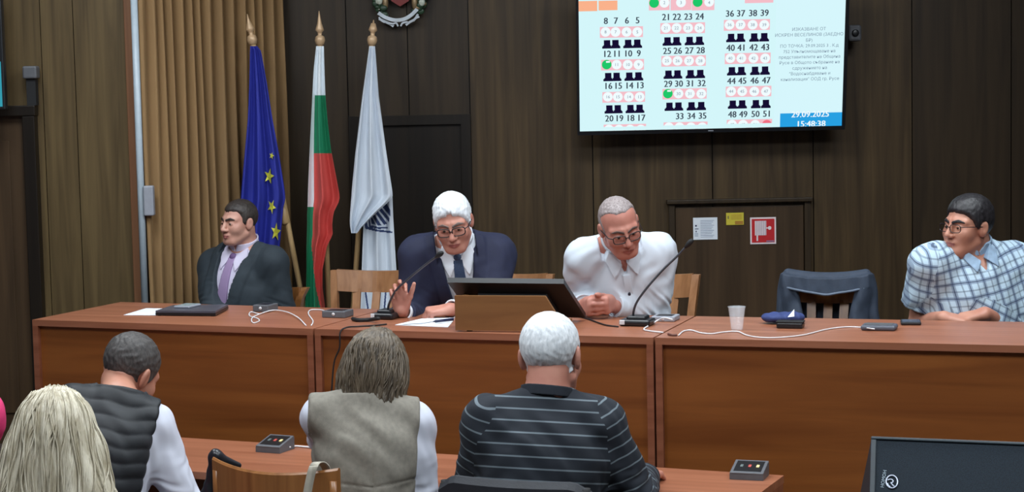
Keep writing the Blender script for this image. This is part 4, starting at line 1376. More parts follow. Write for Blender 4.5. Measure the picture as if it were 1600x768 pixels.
class Person:
    def __init__(s, label, J, girth=1.0, hs=1.0, belly=0.0, arm=1.0, seat=None, gz=0.0, face_h=None, lim=1.0):
        s.J = {k: A3(v) for k, v in J.items()}
        s.girth, s.hs, s.belly, s.arm = girth, hs, belly, arm
        j = s.J
        for q in 'LR': j['el' + q] = ik(j['sh' + q], j['wr' + q], j['el' + q], 0.285 * lim, 0.255 * lim)
        r = unit_(j['shR'] - j['shL'])
        mid = (j['shR'] + j['shL']) / 2
        u = unit_(mid - j['pelvis']); r = unit_(r - u * (r @ u)); f = np.cross(u, r)
        s.T = np.stack([r, f, u]); s.mid = mid
        s.legs_dir = unit_(face_h if face_h is not None else [f[0], f[1], 0])
        s.gz = gz
        s.root = thing('person', label, 'person', (float(j['pelvis'][0]), float(j['pelvis'][1]), gz))
        s.o = np.array([j['pelvis'][0], j['pelvis'][1], gz], dtype=np.float32)
        s.half = float(np.linalg.norm(j['shR'] - j['shL'])) / 2

    # -- frames
    def hl(s, P): return ((P - s.J['head']) @ s.J['H'].T) / s.hs
    def hw(s, p): return s.J['head'] + (A3(p) * s.hs) @ s.J['H']
    def tl(s, P): return (P - s.mid) @ s.T.T
    def tw(s, p): return s.mid + A3(p) @ s.T

    # -- fields
    def head_raw(s, Q, ears=True, nose=True):
        k = 0.02
        d = union([ell(Q, (0, -0.015, 0.035), (0.076, 0.096, 0.083)), ell(Q, (0, 0.028, -0.03), (0.066, 0.062, 0.086))], 0.03)
        d = smin(d, ell(Q, (0, 0.055, -0.075), (0.050, 0.038, 0.040)), k)
        d = smin(d, ell(Q, (0, 0.074, -0.100), (0.027, 0.020, 0.018)), 0.022)
        A = Q.copy(); A[:, 0] = np.abs(A[:, 0])
        d = smin(d, cap(A, (0.054, 0.0, -0.060), (0.028, 0.066, -0.098), 0.018, 0.017), k)
        if not nose: return d * s.hs
        d = smin(d, ell(A, (0.042, 0.060, -0.028), (0.026, 0.026, 0.026)), 0.028)
        d = smin(d, cap(A, (0.010, 0.083, 0.026), (0.050, 0.064, 0.022), 0.011, 0.010), 0.018)
        d = smax(d, -sph(A, (0.033, 0.105, 0.002), 0.0185), 0.014)
        d = smin(d, ell(A, (0.032, 0.0755, 0.001), (0.0175, 0.0145, 0.0135)), 0.004)
        # lid slit
        d = smax(d, -ell(A, (0.032, 0.0905, -0.0005), (0.0125, 0.006, 0.0030)), 0.002)
        d = smin(d, cap(A, (0, 0.090, 0.012), (0, 0.113, -0.030), 0.0085, 0.0125), 0.012)
        d = smin(d, ell(A, (0.014, 0.101, -0.034), (0.0085, 0.012, 0.0085)), 0.006)
        d = smin(d, ell(A, (0.0, 0.088, -0.062), (0.026, 0.016, 0.014)), 0.012)
        d = smin(d, cap(A, (0.0, 0.1015, -0.0615), (0.021, 0.0915, -0.0645), 0.0055, 0.003), 0.004)
        d = smin(d, cap(A, (0.0, 0.1000, -0.0730), (0.018, 0.0915, -0.0705), 0.0065, 0.003), 0.004)
        d = smax(d, -cap(A, (0.0, 0.1075, -0.0668), (0.024, 0.0945, -0.0675), 0.0022, 0.0014), 0.002)
        if ears:
            e = ell(A, (0.079, -0.010, -0.006), (0.010, 0.020, 0.033), [[0.95, 0.30, 0], [-0.30, 0.93, 0.2], [0, -0.2, 0.97]])
            e = smax(e, -ell(A, (0.092, -0.004, -0.002), (0.008, 0.010, 0.019)), 0.006)
            d = smin(d, e, 0.006)
        return d * s.hs

    def head(s, P):
        Q = s.hl(P)
        r = np.sqrt((Q * Q).sum(1)); out = ((r - 0.13) * s.hs).astype(np.float32)
        m = r < 0.20
        if m.any(): out[m] = s.head_raw(Q[m])
        return out

    def skull(s, P):
        Q = s.hl(P); r = np.sqrt((Q * Q).sum(1)); out = ((r - 0.13) * s.hs).astype(np.float32)
        m = r < 0.26
        if m.any(): out[m] = s.head_raw(Q[m], False, False)
        return out

    def neck(s, P, g=0.0):
        n = s.J.get('neckr', 0.055)
        return cap(P, s.hw((0, -0.030, -0.045)), s.tw((0, -0.012, 0.045)), float(n) + g, float(n) * 1.06 + g)

    def torso(s, P):
        j = s.J; T = s.T; g = s.girth; w = s.half
        L = float(np.linalg.norm(s.mid - j['pelvis']))
        d = ell(P, s.tw((0, 0.01, -0.13)), (w * 0.98 * min(1.06, g), 0.122 * g, 0.185), T)
        d = smin(d, ell(P, s.tw((0, 0.02 + s.belly * 0.6, -L * 0.66)), (w * 0.84 * g, 0.118 * g + s.belly * 0.5, 0.185), T), 0.07)
        d = smin(d, ell(P, j['pelvis'] - T[2] * 0.0, (0.175 * g, 0.130 * g, 0.125), T), 0.06)
        for q in ('shL', 'shR'):
            sh = j[q]
            d = smin(d, cap(P, s.tw((0, -0.012, 0.058)), sh + (s.mid - sh) * 0.12 + s.T[2] * -0.004, 0.044, 0.054), 0.045)
        return d

    def arms(s, P, g=0.0, upto=1.0, sides='LR', fore=True, fg=None):
        j = s.J; a = s.arm; d = None
        fg = g if fg is None else fg
        for q in sides:
            sh, el, wr = j['sh' + q], j['el' + q], j['wr' + q]
            e = cap(P, sh, el, 0.056 * a + g, 0.042 * a + g)
            if fore:
                e2 = cap(P, el, bent(el, wr, upto), 0.042 * a + fg, (0.042 * a) + ((0.027 - 0.042 * a) * upto) + fg)
                e = smin(e, e2, 0.012)
            d = e if d is None else np.minimum(d, e)
        return d

    def hand_parts(s, P, q):
        h = s.J['hand' + q]; return h(P)

    def body_field(s, P):
        d = smin(s.head(P), s.neck(P), 0.018)
        d = smin(d, s.torso(P) , 0.04)
        d = smin(d, s.arms(P), 0.03)
        for q in 'LR':
            if 'hand' + q in s.J_h: d = smin(d, s.J_h['hand' + q](P), 0.012)
        return d

    def box(s, pts, pad):
        p = np.array([A3(q) for q in pts]); return p.min(0) - pad, p.max(0) + pad

    def build_body(s, skin, h=0.0045, hands=None):
        s.J_h = hands or {}
        j = s.J
        pts = [j['head'] + A3((0, 0, 0.16)), j['head'] - A3((0.15, 0.15, 0.1)), j['head'] + A3((0.15, 0.15, 0.1)), j['pelvis'] - A3((0.1, 0.1, 0.10)), j['pelvis'] + A3((0.1, 0.1, 0)), j['shL'], j['shR'], j['elL'], j['elR'], j['wrL'], j['wrR']]
        lo, hi = s.box(pts, 0.13)
        if 'zmin' in j: pass

        def mf(c):
            Q = s.hl(c); A = np.abs(Q[:, 0])
            lip = (Q[:, 1] > 0.085) & (A < 0.024) & (Q[:, 2] < -0.0585 - 0.0 * A) & (Q[:, 2] > -0.0795) & (np.abs(Q[:, 2] + 0.0675) < 0.0115 - 0.30 * A)
            return lip.astype(int)
        ob = sdf_obj('body', s.body_field, lo, hi, h, skin, s.root, s.o, mf)
        # eyes
        for sx in (-1, 1):
            c = s.hw((0.032 * sx, 0.0765, 0.0)); f = s.J['H'][1]; k = MB()
            k.ball(c, 0.0128 * s.hs, 0, 10)
            for r_, z_, mi in ((0.0062, 0.0121, 1), (0.0030, 0.0126, 2)):
                k.lathe([(r_ * s.hs, z_ * s.hs - 0.0015), (r_ * s.hs, z_ * s.hs), (0.0005, z_ * s.hs + 0.0006)], c, f, 14, mi)
            k.build('eye', [mat('sclera', srgb(196, 186, 180), 0.25), mat('iris', srgb(70, 56, 44), 0.2), mat('pupil', srgb(10, 10, 12), 0.1)], s.root, s.o)
        return ob

    def brows(s, mt, th=0.0045):
        for sx in (-1, 1):
            def fn(P, sx=sx):
                Q = s.hl(P)
                b = cap(Q, (0.013 * sx, 0.097, 0.021), (0.036 * sx, 0.090, 0.029), 0.0058, 0.0062); b = smin(b, cap(Q, (0.036 * sx, 0.090, 0.029), (0.054 * sx, 0.072, 0.021), 0.0060, 0.0032), 0.004)
                return np.maximum(b * s.hs, s.head(P) - th * 0.7)
            c = s.hw((0.034 * sx, 0.085, 0.024))
            sdf_obj('eyebrow', fn, c - 0.04, c + 0.04, 0.0022, mt, s.root, s.o)

    def hair_short(s, mt, t=0.010, front=(0.080, 0.072), side=(0.016, -0.012), nape=(-0.098, -0.072), recede=0.25, fluff=0.002, bald=None, top=0.0, h=0.004, part=0.0, kk=0.010):
        """close-cropped hair: a layer over the skull behind a hairline"""
        p1 = np.array(front); p2 = np.array(side); p3 = np.array(nape)

        def half(a, b, y, z, flip=1):
            d = b - a; n = np.array([d[1], -d[0]]) / np.linalg.norm(d)
            return flip * ((y - a[0]) * n[0] + (z - a[1]) * n[1])
        # sign so that the crown (-0.03, 0.11) is inside (negative)
        c1 = half(p1, p2, -0.03, 0.11); c2 = half(p2, p3, -0.03, 0.11)

        def fn(P):
            Q = s.hl(P); x = np.abs(Q[:, 0]); y, z = Q[:, 1], Q[:, 2]
            nz = np.sin(Q[:, 0] * 190 + 3 * np.sin(Q[:, 2] * 90)) * np.sin(Q[:, 1] * 150 + 2 * np.sin(Q[:, 0] * 70))
            nz2 = np.sin(Q[:, 0] * 420 + 5 * np.sin(Q[:, 1] * 60)) * 0.5 + np.sin(Q[:, 1] * 60 + Q[:, 2] * 70 + 2)
            g1 = half(p1, p2, y, z) * (-1 if c1 > 0 else 1) + recede * np.maximum(x - 0.02, 0) * np.clip((z - 0.005) / 0.05, 0, 1) - 0.012 * (x < 0.012) * part
            g2 = half(p2, p3, y, z) * (-1 if c2 > 0 else 1)
            tt = t + fluff * (nz + 0.6 * nz2) + top * np.clip((z - 0.05) / 0.06, 0, 1)
            ear = ell(np.stack([x, y, z], 1), (0.082, -0.010, -0.008), (0.022, 0.022, 0.034))
            d = s.skull(P) - tt * s.hs
            d = smax(d, (g1 + 0.002 * nz) * s.hs, kk); d = smax(d, g2 * s.hs, kk)
            d = smax(d, -ear * s.hs, 0.006)
            if bald is not None: d = smax(d, -(ell(Q, bald[0], bald[1]) + 0.004 * nz) * s.hs, 0.012)
            return d
        c = s.J['head']
        return sdf_obj('hair', fn, c - 0.17 * s.hs, c + 0.17 * s.hs, h, mt, s.root, s.o)

    def glasses(s, mt, rim=0.0020, lens_w=0.025, lens_h=0.018, temple=True):
        k = MB(); y0 = 0.108; zc = -0.002
        for sx in (-1, 1):
            pts = []
            for i in range(28):
                a = 2 * math.pi * i / 28; ca, sa = math.cos(a), math.sin(a)
                x = lens_w * (abs(ca) ** 0.6) * (1 if ca >= 0 else -1); z = lens_h * (abs(sa) ** 0.6) * (1 if sa >= 0 else -1)
                pts.append(s.hw((sx * 0.033 + x, y0 - 0.010 * abs((sx * 0.033 + x) / 0.06) ** 2, zc + z)))
            k.tube(pts, rim * s.hs, 6, 0, True)
            k.tube([s.hw((sx * (0.033 + lens_w), y0 - 0.010, zc + 0.008)), s.hw((sx * 0.074, 0.080, zc + 0.008)), s.hw((sx * 0.082, 0.0, zc + 0.006)), s.hw((sx * 0.080, -0.028, zc - 0.012))], rim * s.hs, 6)
        k.tube([s.hw((-0.009, y0, zc + 0.004)), s.hw((0, y0 + 0.004, zc + 0.007)), s.hw((0.009, y0, zc + 0.004))], rim * s.hs, 6)
        return k.build('glasses', mt, s.root, s.o)

    # -- clothes
    def collar_leaf(s, mt, g, pts=((0.006, 0.034), (0.058, 0.082), (0.076, 0.040), (0.042, -0.026))):
        """two folded collar points lying on the chest"""
        ps = [np.array(q, dtype=np.float32) for q in pts]

        def fn(P):
            Q = s.tl(P); x = np.abs(Q[:, 0]); z = Q[:, 2]; r = None
            for i in range(4):
                a, b = ps[i], ps[(i + 1) % 4]; e = b - a; n = np.array([-e[1], e[0]]) / np.linalg.norm(e)
                h_ = (x - a[0]) * n[0] + (z - a[1]) * n[1]
                r = h_ if r is None else np.maximum(r, h_)
            base = np.minimum(s.torso(P), s.neck(P) + 0.004)
            return np.maximum(np.maximum(base - g, r), 0.005 - Q[:, 1])
        c = s.tw((0, 0.06, 0.03)); sdf_obj('collar_leaf', fn, c - 0.16, c + 0.16, 0.0035, mt, s.root, s.o)

    def folds(s, P, amp):
        Q = s.tl(P)
        a = np.sin(Q[:, 0] * 38 + 2.2 * np.sin(Q[:, 2] * 17 + 1) + Q[:, 2] * 22)
        b = np.sin(Q[:, 2] * 55 + 2.5 * np.sin(Q[:, 0] * 21) + Q[:, 1] * 30)
        c = np.sin((Q[:, 0] + Q[:, 2]) * 71 + 3 * np.sin(Q[:, 1] * 40 + Q[:, 0] * 12))
        return amp * (0.5 * a + 0.35 * b + 0.25 * c)

    def arm_folds(s, P, amp):
        j = s.J; out = np.zeros(len(P), dtype=np.float32)
        for q in 'LR':
            sh, el, wr = j['sh' + q], j['el' + q], j['wr' + q]
            d = np.sqrt(((P - el) ** 2).sum(1)); w_ = np.exp(-(d / 0.11) ** 2)
            dirs_ = unit_(wr - sh); t = (P - el) @ dirs_
            out += w_ * np.sin(t * 150 + 2 * np.sin(P[:, 2] * 60 + P[:, 0] * 40))
        return amp * out

    def garment(s, name, mt, g=0.014, upto=0.96, sleeves=True, fg=None, neck_cut=0.030, v=None, lapel=0.0, fold=0.003, h=0.007, pat=None, hem=None, fore=True, cuts=(), short=None, extra=None, k_arm=0.055, armhole=None):
        """cloth over torso and arms. v=(bottom u, half width at neck, bottom width): front opening"""
        j = s.J

        def fn(P):
            Q = s.tl(P)
            fo = s.folds(P, fold) + s.arm_folds(P, fold * 1.1)
            d = s.torso(P) - g - fo
            if lapel and v:
                uu = np.clip((Q[:, 2] - v[0]) / (0.06 - v[0]), 0, 1); wv = v[2] + (v[1] - v[2]) * uu
                band = 1 / (1 + np.exp((np.abs(Q[:, 0]) - wv - 0.055 * np.minimum(1, 0.35 + uu * 1.3)) / 0.0022))
                d = d - lapel * band * (Q[:, 1] > 0) * (Q[:, 2] > v[0] - 0.01)
            d0 = d
            if v:
                uu = np.clip((Q[:, 2] - v[0]) / (0.06 - v[0]), 0, 3); wv = v[2] + (v[1] - v[2]) * uu
                op = np.maximum(np.maximum(np.abs(Q[:, 0]) - wv, v[0] - Q[:, 2]), 0.0 - Q[:, 1])
                d = np.maximum(d, -op)
            if sleeves:
                if short is not None:
                    a = None
                    for q in 'LR':
                        sh, el = j['sh' + q], j['el' + q]; e = cap(P, sh, el, 0.062 * s.arm + g, 0.062 * s.arm + g + 0.004) - fo
                        dr = unit_(el - sh); e = np.maximum(e, (P - bent(sh, el, short)) @ dr)
                        a = e if a is None else np.minimum(a, e)
                else:
                    a = None; f2 = g if fg is None else fg
                    for q in 'LR':
                        sh, el, wr = j['sh' + q], j['el' + q], j['wr' + q]; dr = unit_(wr - el); cp = bent(el, wr, upto)
                        e = cap(P, sh - s.T[2] * 0.012, el, 0.053 * s.arm + g * 0.8, 0.042 * s.arm + g)
                        e2 = cap(P, el, cp, 0.042 * s.arm + f2, (0.042 - 0.015 * upto) * s.arm + f2)
                        e = smin(e, np.maximum(e2, (P - cp) @ dr), 0.012)
                        a = e if a is None else np.minimum(a, e)
                    a = a - fo
                d = smin(d, a, k_arm)
            elif armhole is not None:
                for q in 'LR': d = smin(d, sph(P, j['sh' + q], 0.058 * s.arm + g * 0.8) - fo, 0.03)
                for q in 'LR':
                    sh = j['sh' + q]; out = unit_(sh - s.mid)
                    d = smax(d, (P - (sh - out * (armhole[q] if isinstance(armhole, dict) else armhole))) @ out, 0.01)
            if neck_cut is not None:
                d = smax(d, -(s.neck(P) - g * 0.2), 0.006)
                d = smax(d, np.minimum(Q[:, 2] - 0.085 - neck_cut + 0.40 * np.maximum(Q[:, 1], 0), 0.085 - np.abs(Q[:, 0])), 0.006)
            if hem is not None: d = smax(d, hem - Q[:, 2], 0.004)
            if extra is not None: d = extra(P, Q, d)
            return d
        pts = [j['pelvis'] - A3((0.2, 0.2, 0.12)), j['pelvis'] + A3((0.2, 0.2, 0)), j['shL'], j['shR'], s.tw((0, 0, 0.12)), j['elL'], j['elR'], j['wrL'], j['wrR']] if sleeves else [j['pelvis'] - A3((0.22, 0.22, 0.12)), j['pelvis'] + A3((0.22, 0.22, 0)), j['shL'], j['shR'], s.tw((0, 0, 0.12))]
        lo, hi = s.box(pts, 0.12)
        pf = None
        if pat:
            def pf(V):
                Q = s.tl(V); o = np.stack([Q[:, 0] + 10, Q[:, 2] + 10, Q[:, 1]], 1)
                o2 = np.full_like(o, 10.0); best = np.full(len(V), 9.0, dtype=np.float32)
                td = s.torso(V)
                for q in 'LR':
                    sh, el, wr = j['sh' + q], j['el' + q], j['wr' + q]
                    for a, b, off in ((sh, el, 0.0), (el, wr, float(np.linalg.norm(el - sh)))):
                        ad = cap(V, a, b, 0.05 * s.arm); dr = unit_(b - a)
                        al = (V - a) @ dr + off; sd = unit_(np.cross(dr, s.T[1]))
                        mk = ad < best
                        best[mk] = ad[mk]
                        o2[mk, 0] = ((V - a) @ sd)[mk] + 10; o2[mk, 1] = 10 - al[mk]
                return o, o2, (td - 0.004 - best)
        return sdf_obj(name, fn, lo, hi, h, mt, s.root, s.o, None, pf)

    def sticker(s, name, mt, g, region, lo_l, hi_l, h=0.004):
        """a raised layer on the chest: region(Q) negative inside, in torso coordinates"""
        def fn(P):
            Q = s.tl(P); return np.maximum(s.torso(P) - g, region(Q))
        c = np.array([s.tw((x, y, z)) for x in (lo_l[0], hi_l[0]) for y in (lo_l[1], hi_l[1]) for z in (lo_l[2], hi_l[2])])
        return sdf_obj(name, fn, c.min(0), c.max(0), h, mt, s.root, s.o)

    def collar(s, mt, g=0.014, hgt=0.040, gap=0.5, drop=0.03, flaps=True, spread=0.045, lift=0.046, name='collar', low_=0.035):
        """standing band round the neck with two folded points in front"""
        a = s.tw((0, -0.012, 0.045)); b = s.hw((0, -0.030, -0.045)); dr = unit_(b - a)

        def fn(P):
            Q = s.tl(P)
            t = (P - a) @ dr
            nf = s.neck(P) - g
            t = t - lift
            fr = np.clip(Q[:, 1] / 0.06, -1, 1)
            top = t - hgt * (0.70 - 0.30 * fr)
            d = np.maximum(np.maximum(np.abs(nf) - 0.004, top), -low_ - t)
            op = np.maximum(np.abs(Q[:, 0]) - gap * np.clip((t + 0.02) * 1.0, 0.002, 1), -Q[:, 1])
            d = np.maximum(d, -op)
            if flaps:
                # folded leaf, wider towards the front points
                fl = np.abs(nf - 0.006 - 0.10 * np.clip(0.02 - t, 0, 0.08)) - 0.0035
                low = -(t + 0.006 + drop * np.clip(fr, 0, 1) * np.clip(1.5 - np.abs(np.abs(Q[:, 0]) - spread) / 0.03, 0, 1) + 0.012)
                op2 = np.maximum(np.abs(Q[:, 0]) - 0.006 - gap * np.clip(t + 0.045, 0, 1), -Q[:, 1])
                f_ = np.maximum(np.maximum(np.maximum(fl, top - 0.001), low), -op2)
                d = np.minimum(d, f_)
            return d
        c = a
        return sdf_obj(name, fn, c - 0.15, c + 0.17, 0.0035, mt, s.root, s.o)

    def legs(s, mt, shoe, thick=1.0, knee=0.44):
        j = s.J; f = s.legs_dir; r = unit_(np.cross(f, A3((0, 0, 1))))
        pel = j['pelvis']; zf = s.gz
        K = {}
        for q, sg in (('L', -1), ('R', 1)):
            hip = pel + r * sg * 0.09 - A3((0, 0, 0.02)); kn = hip + f * knee + r * sg * 0.03; kn[2] = min(kn[2], zf + 0.50); an = kn + f * 0.02; an[2] = zf + 0.09
            K[q] = (hip, kn, an)

        def fn(P):
            d = ell(P, pel - A3((0, 0, 0.01)), (0.185 * s.girth, 0.14 * s.girth, 0.115), s.T)
            for q in 'LR':
                hip, kn, an = K[q]
                d = smin(d, cap(P, hip, kn, 0.085 * thick, 0.062 * thick), 0.04)
                d = smin(d, cap(P, kn, an, 0.064 * thick, 0.050 * thick), 0.02)
            return smax(d, zf + 0.07 - P[:, 2], 0.004)
        pts = [pel - A3((0.2, 0.2, 0.1)), pel + A3((0.2, 0.2, 0.1))] + [p for q in 'LR' for p in K[q]]
        lo, hi = s.box(pts, 0.11)
        sdf_obj('trousers', fn, lo, hi, 0.012, mt, s.root, s.o)
        for q in 'LR':
            an = K[q][2]

            def fs(P, an=an):
                ax = np.stack([r, f, A3((0, 0, 1))])
                d = ell(P, an + f * 0.075 + A3((0, 0, -0.050)), (0.045, 0.135, 0.040), ax)
                d = smin(d, cap(P, an, an + A3((0, 0, -0.03)), 0.047, 0.045), 0.03)
                return smax(d, zf + 0.003 - P[:, 2], 0.004)
            sdf_obj('shoe', fs, an - A3((0.24, 0.24, 0.12)), an + A3((0.24, 0.24, 0.08)), 0.010, shoe, s.root, s.o)


def make_hand(wr, D, N, right=True, curls=((15, 20, 10),) * 4, spread=6, thumb=(35, 20, 15), sc=1.0, thumb_in=20):
    """hand field: palm from the wrist along D, palm facing N; curls per finger (index..little), degrees"""
    wr = A3(wr); D = unit_(D); N = unit_(A3(N) - D * (A3(N) @ D)); T = np.cross(D, N) * (1 if right else -1)
    segs = []
    off = (0.028, 0.0095, -0.009, -0.026)
    plen = (0.090, 0.094, 0.089, 0.080)
    flen = ((0.042, 0.026, 0.022), (0.046, 0.030, 0.023), (0.042, 0.028, 0.022), (0.034, 0.021, 0.019))
    palm = []
    for i in range(4):
        base = wr + T * off[i] * 0.62 * sc
        mcp = wr + (D * plen[i] + T * off[i]) * sc
        palm.append((base + D * 0.012 * sc, mcp, 0.0165 * sc, 0.0118 * sc))
        a = R(spread) * (off[i] / 0.02); d0 = unit_(D * math.cos(a) + T * math.sin(a))
        ang = 0.0; p = mcp
        for k_ in range(3):
            ang += R(curls[i][k_]); d = d0 * math.cos(ang) + N * math.sin(ang)
            e = p + d * flen[i][k_] * sc
            r0 = (0.0098, 0.0088, 0.0078, 0.0066)[k_] * sc * (0.9 if i == 3 else 1); r1 = (0.0088, 0.0078, 0.0066)[k_] * sc * (0.9 if i == 3 else 1)
            segs.append((p, e, r0, r1)); p = e
    p = wr + (T * 0.024 + D * 0.022 + N * 0.006) * sc
    a = R(thumb[0]); d = unit_(D * math.cos(a) + T * math.sin(a) + N * math.sin(R(thumb_in)))
    tl_ = (0.044, 0.034, 0.027); rr = (0.0155, 0.0112, 0.0098, 0.0078)
    tseg = []
    for k_ in range(3):
        if k_: 
            d = unit_(d + (D * math.cos(R(thumb[k_])) - T * math.sin(R(thumb[k_]))) * 0.35 * (thumb[k_] / 20.0))
        e = p + d * tl_[k_] * sc; tseg.append((p, e, rr[k_] * sc, rr[k_ + 1] * sc)); p = e
    ctr = wr + D * 0.09 * sc

    def fn(P):
        r = np.sqrt(((P - ctr) ** 2).sum(1)); out = (r - 0.13 * sc).astype(np.float32)
        m = r < 0.19 * sc
        if m.any():
            q = P[m]
            d = union([cap(q, *s_) for s_ in palm], 0.016)
            d = smin(d, cap(q, *tseg[0]), 0.016)
            t_ = np.minimum(cap(q, *tseg[1]), cap(q, *tseg[2])); d = smin(d, t_, 0.006)
            for i in range(4):
                f_ = union([cap(q, *segs[3 * i + k_]) for k_ in range(3)], 0.003)
                d = smin(d, f_, 0.0045)
            out[m] = d
        return out
    return fn

# ---------------------------------------------------------------- the people, one by one
SK1 = skin_mat('skin_fair', srgb(196, 150, 132), srgb(168, 104, 98))
SK2 = skin_mat('skin_rosy', srgb(190, 136, 118), srgb(160, 94, 88))
SK3 = skin_mat('skin_ruddy', srgb(188, 130, 114), srgb(156, 92, 84))
SK4 = skin_mat('skin_tan', srgb(184, 132, 110), srgb(152, 92, 84))
M_SHOE = mat('shoe_leather', srgb(26, 22, 20), 0.3)
M_TRS = mat('trouser_dark', srgb(34, 36, 44), 0.8, 0.1, bump=0.2)
M_JEAN = mat('trouser_blue', srgb(46, 56, 80), 0.8, 0.1, bump=0.2)
M_FRAME = mat('glasses_dark', srgb(30, 24, 26), 0.3)
BTN = mat('button_dark', srgb(40, 42, 56), 0.4)


def W(px, py, y): return A3(at(px, py, y))


# ---- man in the dark suit, left end
J = dict(pelvis=W(376, 500, 9.10), shR=W(332, 411, 9.16), shL=W(428, 407, 8.98), head=W(373, 347, 9.03), H=head_axes(R(-42), R(2), R(1)))
J['pelvis'][2] = POD + 0.54
J['elR'] = W(312, 477, 8.97); J['wrR'] = W(350, 548, 8.80); J['elL'] = W(450, 478, 9.02); J['wrL'] = W(398, 548, 8.84)
p = Person('man in dark grey suit with purple tie seated left, looking to the left', J, girth=0.98, hs=0.87, gz=POD, lim=0.96, arm=0.88, face_h=[-0.30, -0.95, 0])
hR = make_hand(J['wrR'], (0.3, -0.6, -0.6), (0.2, 0.4, -0.9), True, ((35, 30, 15),) * 4, 3, sc=0.95); hL = make_hand(J['wrL'], (-0.4, -0.5, -0.6), (0.1, 0.4, -0.9), False, ((35, 30, 15),) * 4, 3, sc=0.95)
p.build_body(SK1, 0.0045, dict(handR=hR, handL=hL))
M_H1 = hair_mat('hair_dark_brown', srgb(34, 29, 27), srgb(62, 54, 50), 0.55, 120, 0.4)
p.hair_short(M_H1, 0.008, (0.078, 0.075), (0.020, -0.010), (-0.098, -0.070), 0.5, 0.0008, part=0.5)
p.brows(M_H1)
M_LAV = mat('shirt_lavender', srgb(206, 200, 222), 0.75, 0.03, 12)
M_SUIT1 = mat('suit_charcoal', srgb(40, 50, 58), 0.8, 0.10, 40, bump=0.15)
p.garment('shirt', M_LAV, g=0.006, sleeves=False, armhole=0.03, neck_cut=0.0, fold=0.001, h=0.007)
p.garment('jacket', M_SUIT1, g=0.020, upto=0.95, neck_cut=-0.012, v=(-0.36, 0.075, 0.006), lapel=0.008, fold=0.0024, h=0.0060)
p.collar(M_LAV, 0.009, 0.034, 0.35, flaps=False)
p.collar_leaf(M_LAV, 0.013)
p.sticker('tie', stripes_mat('tie_purple', srgb(112, 84, 128), srgb(150, 128, 166), 0.03, 0.3), 0.014, lambda Q: np.maximum(np.maximum(np.abs(Q[:, 0]) - (0.019 + 0.05 * np.clip(0.02 - Q[:, 2], 0, 0.4)), -Q[:, 1]), np.maximum(Q[:, 2] - 0.036, -0.42 - Q[:, 2])), (-0.06, 0, -0.44), (0.06, 0.25, 0.05))
def knot(p, mt, z=0.036, y=0.06, nm='tie_knot'):
    c = p.tw((0, y, z)); sdf_obj(nm, lambda P: ell(P, c, (0.021, 0.017, 0.023), p.T), c - 0.05, c + 0.05, 0.003, mt, p.root, p.o)
knot(p, mat('knot_purple', srgb(104, 78, 122), 0.7), 0.030, 0.075)
p.legs(M_SUIT1, M_SHOE)

# ---- man in navy suit, speaking
yb = 8.12
J = dict(pelvis=W(735, 500, 8.42), shR=W(650, 396, 8.10), shL=W(778, 394, 8.14), head=W(708, 347, 7.98), H=head_axes(R(-4), R(20), R(-7)))
J['pelvis'][2] = POD + 0.54
J['elR'] = J['shR'] + A3((0.0, 0.12, -0.6)); J['wrR'] = W(627, 487, 7.84); J['elL'] = W(810, 490, 8.16); J['wrL'] = W(703, 484, 7.80)
J['wrR'][2] = TOP + 0.028; J['wrL'][2] = TOP + 0.035
p = Person('white haired man with glasses in navy suit speaking at the microphone', J, girth=1.12, hs=0.95, belly=0.02, gz=POD, arm=1.1, face_h=[-0.28, -0.96, 0])
hR = make_hand(J['wrR'], (-0.12, -0.12, 1.0), (0.10, -1.0, -0.05), True, ((52, 50, 20), (36, 40, 18), (46, 52, 20), (56, 60, 24)), 7, (30, 8, 6), 0.98, 15)
hL = make_hand(J['wrL'], (-1.0, -0.25, -0.05), (0.0, 0.25, -1.0), False, ((62, 85, 40), (68, 88, 40), (72, 88, 40), (75, 88, 40)), 2, (30, 12, 10), 0.95, 35)
p.build_body(SK2, 0.0038, dict(handR=hR, handL=hL))
M_HW = hair_mat('hair_white', srgb(196, 202, 208), srgb(236, 240, 244), 0.55, 110, 0.4, 0.5)
p.hair_short(M_HW, 0.009, (0.083, 0.072), (0.026, -0.012), (-0.098, -0.072), 0.18, 0.0014, top=0.005, part=-0.7)
p.brows(mat('brow_grey', srgb(120, 104, 98), 0.6))
p.glasses(M_FRAME, 0.0026, 0.028, 0.019)
M_SW = mat('shirt_white', srgb(224, 230, 238), 0.75, 0.03, 12)
M_NAVY = mat('suit_navy', srgb(26, 31, 58), 0.8, 0.10, 30, bump=0.15)
p.garment('shirt', M_SW, g=0.006, sleeves=False, armhole=0.03, neck_cut=0.0, fold=0.001, h=0.007)
p.garment('jacket', M_NAVY, g=0.022, upto=0.86, neck_cut=-0.012, v=(-0.36, 0.07, 0.008), lapel=0.008, fold=0.0026, h=0.0060)
p.collar(M_SW, 0.012, 0.048, 0.35, flaps=False)
p.collar_leaf(M_SW, 0.013)
M_TIE2 = mat('tie_navy', srgb(44, 62, 92), 0.6, 0.2, 150)
p.sticker('tie', M_TIE2, 0.014, lambda Q: np.maximum(np.maximum(np.abs(Q[:, 0]) - (0.020 + 0.06 * np.clip(0.02 - Q[:, 2], 0, 0.4)), -Q[:, 1]), np.maximum(Q[:, 2] - 0.036, -0.40 - Q[:, 2])), (-0.06, 0, -0.42), (0.06, 0.25, 0.05))
knot(p, M_TIE2, 0.030, 0.078)


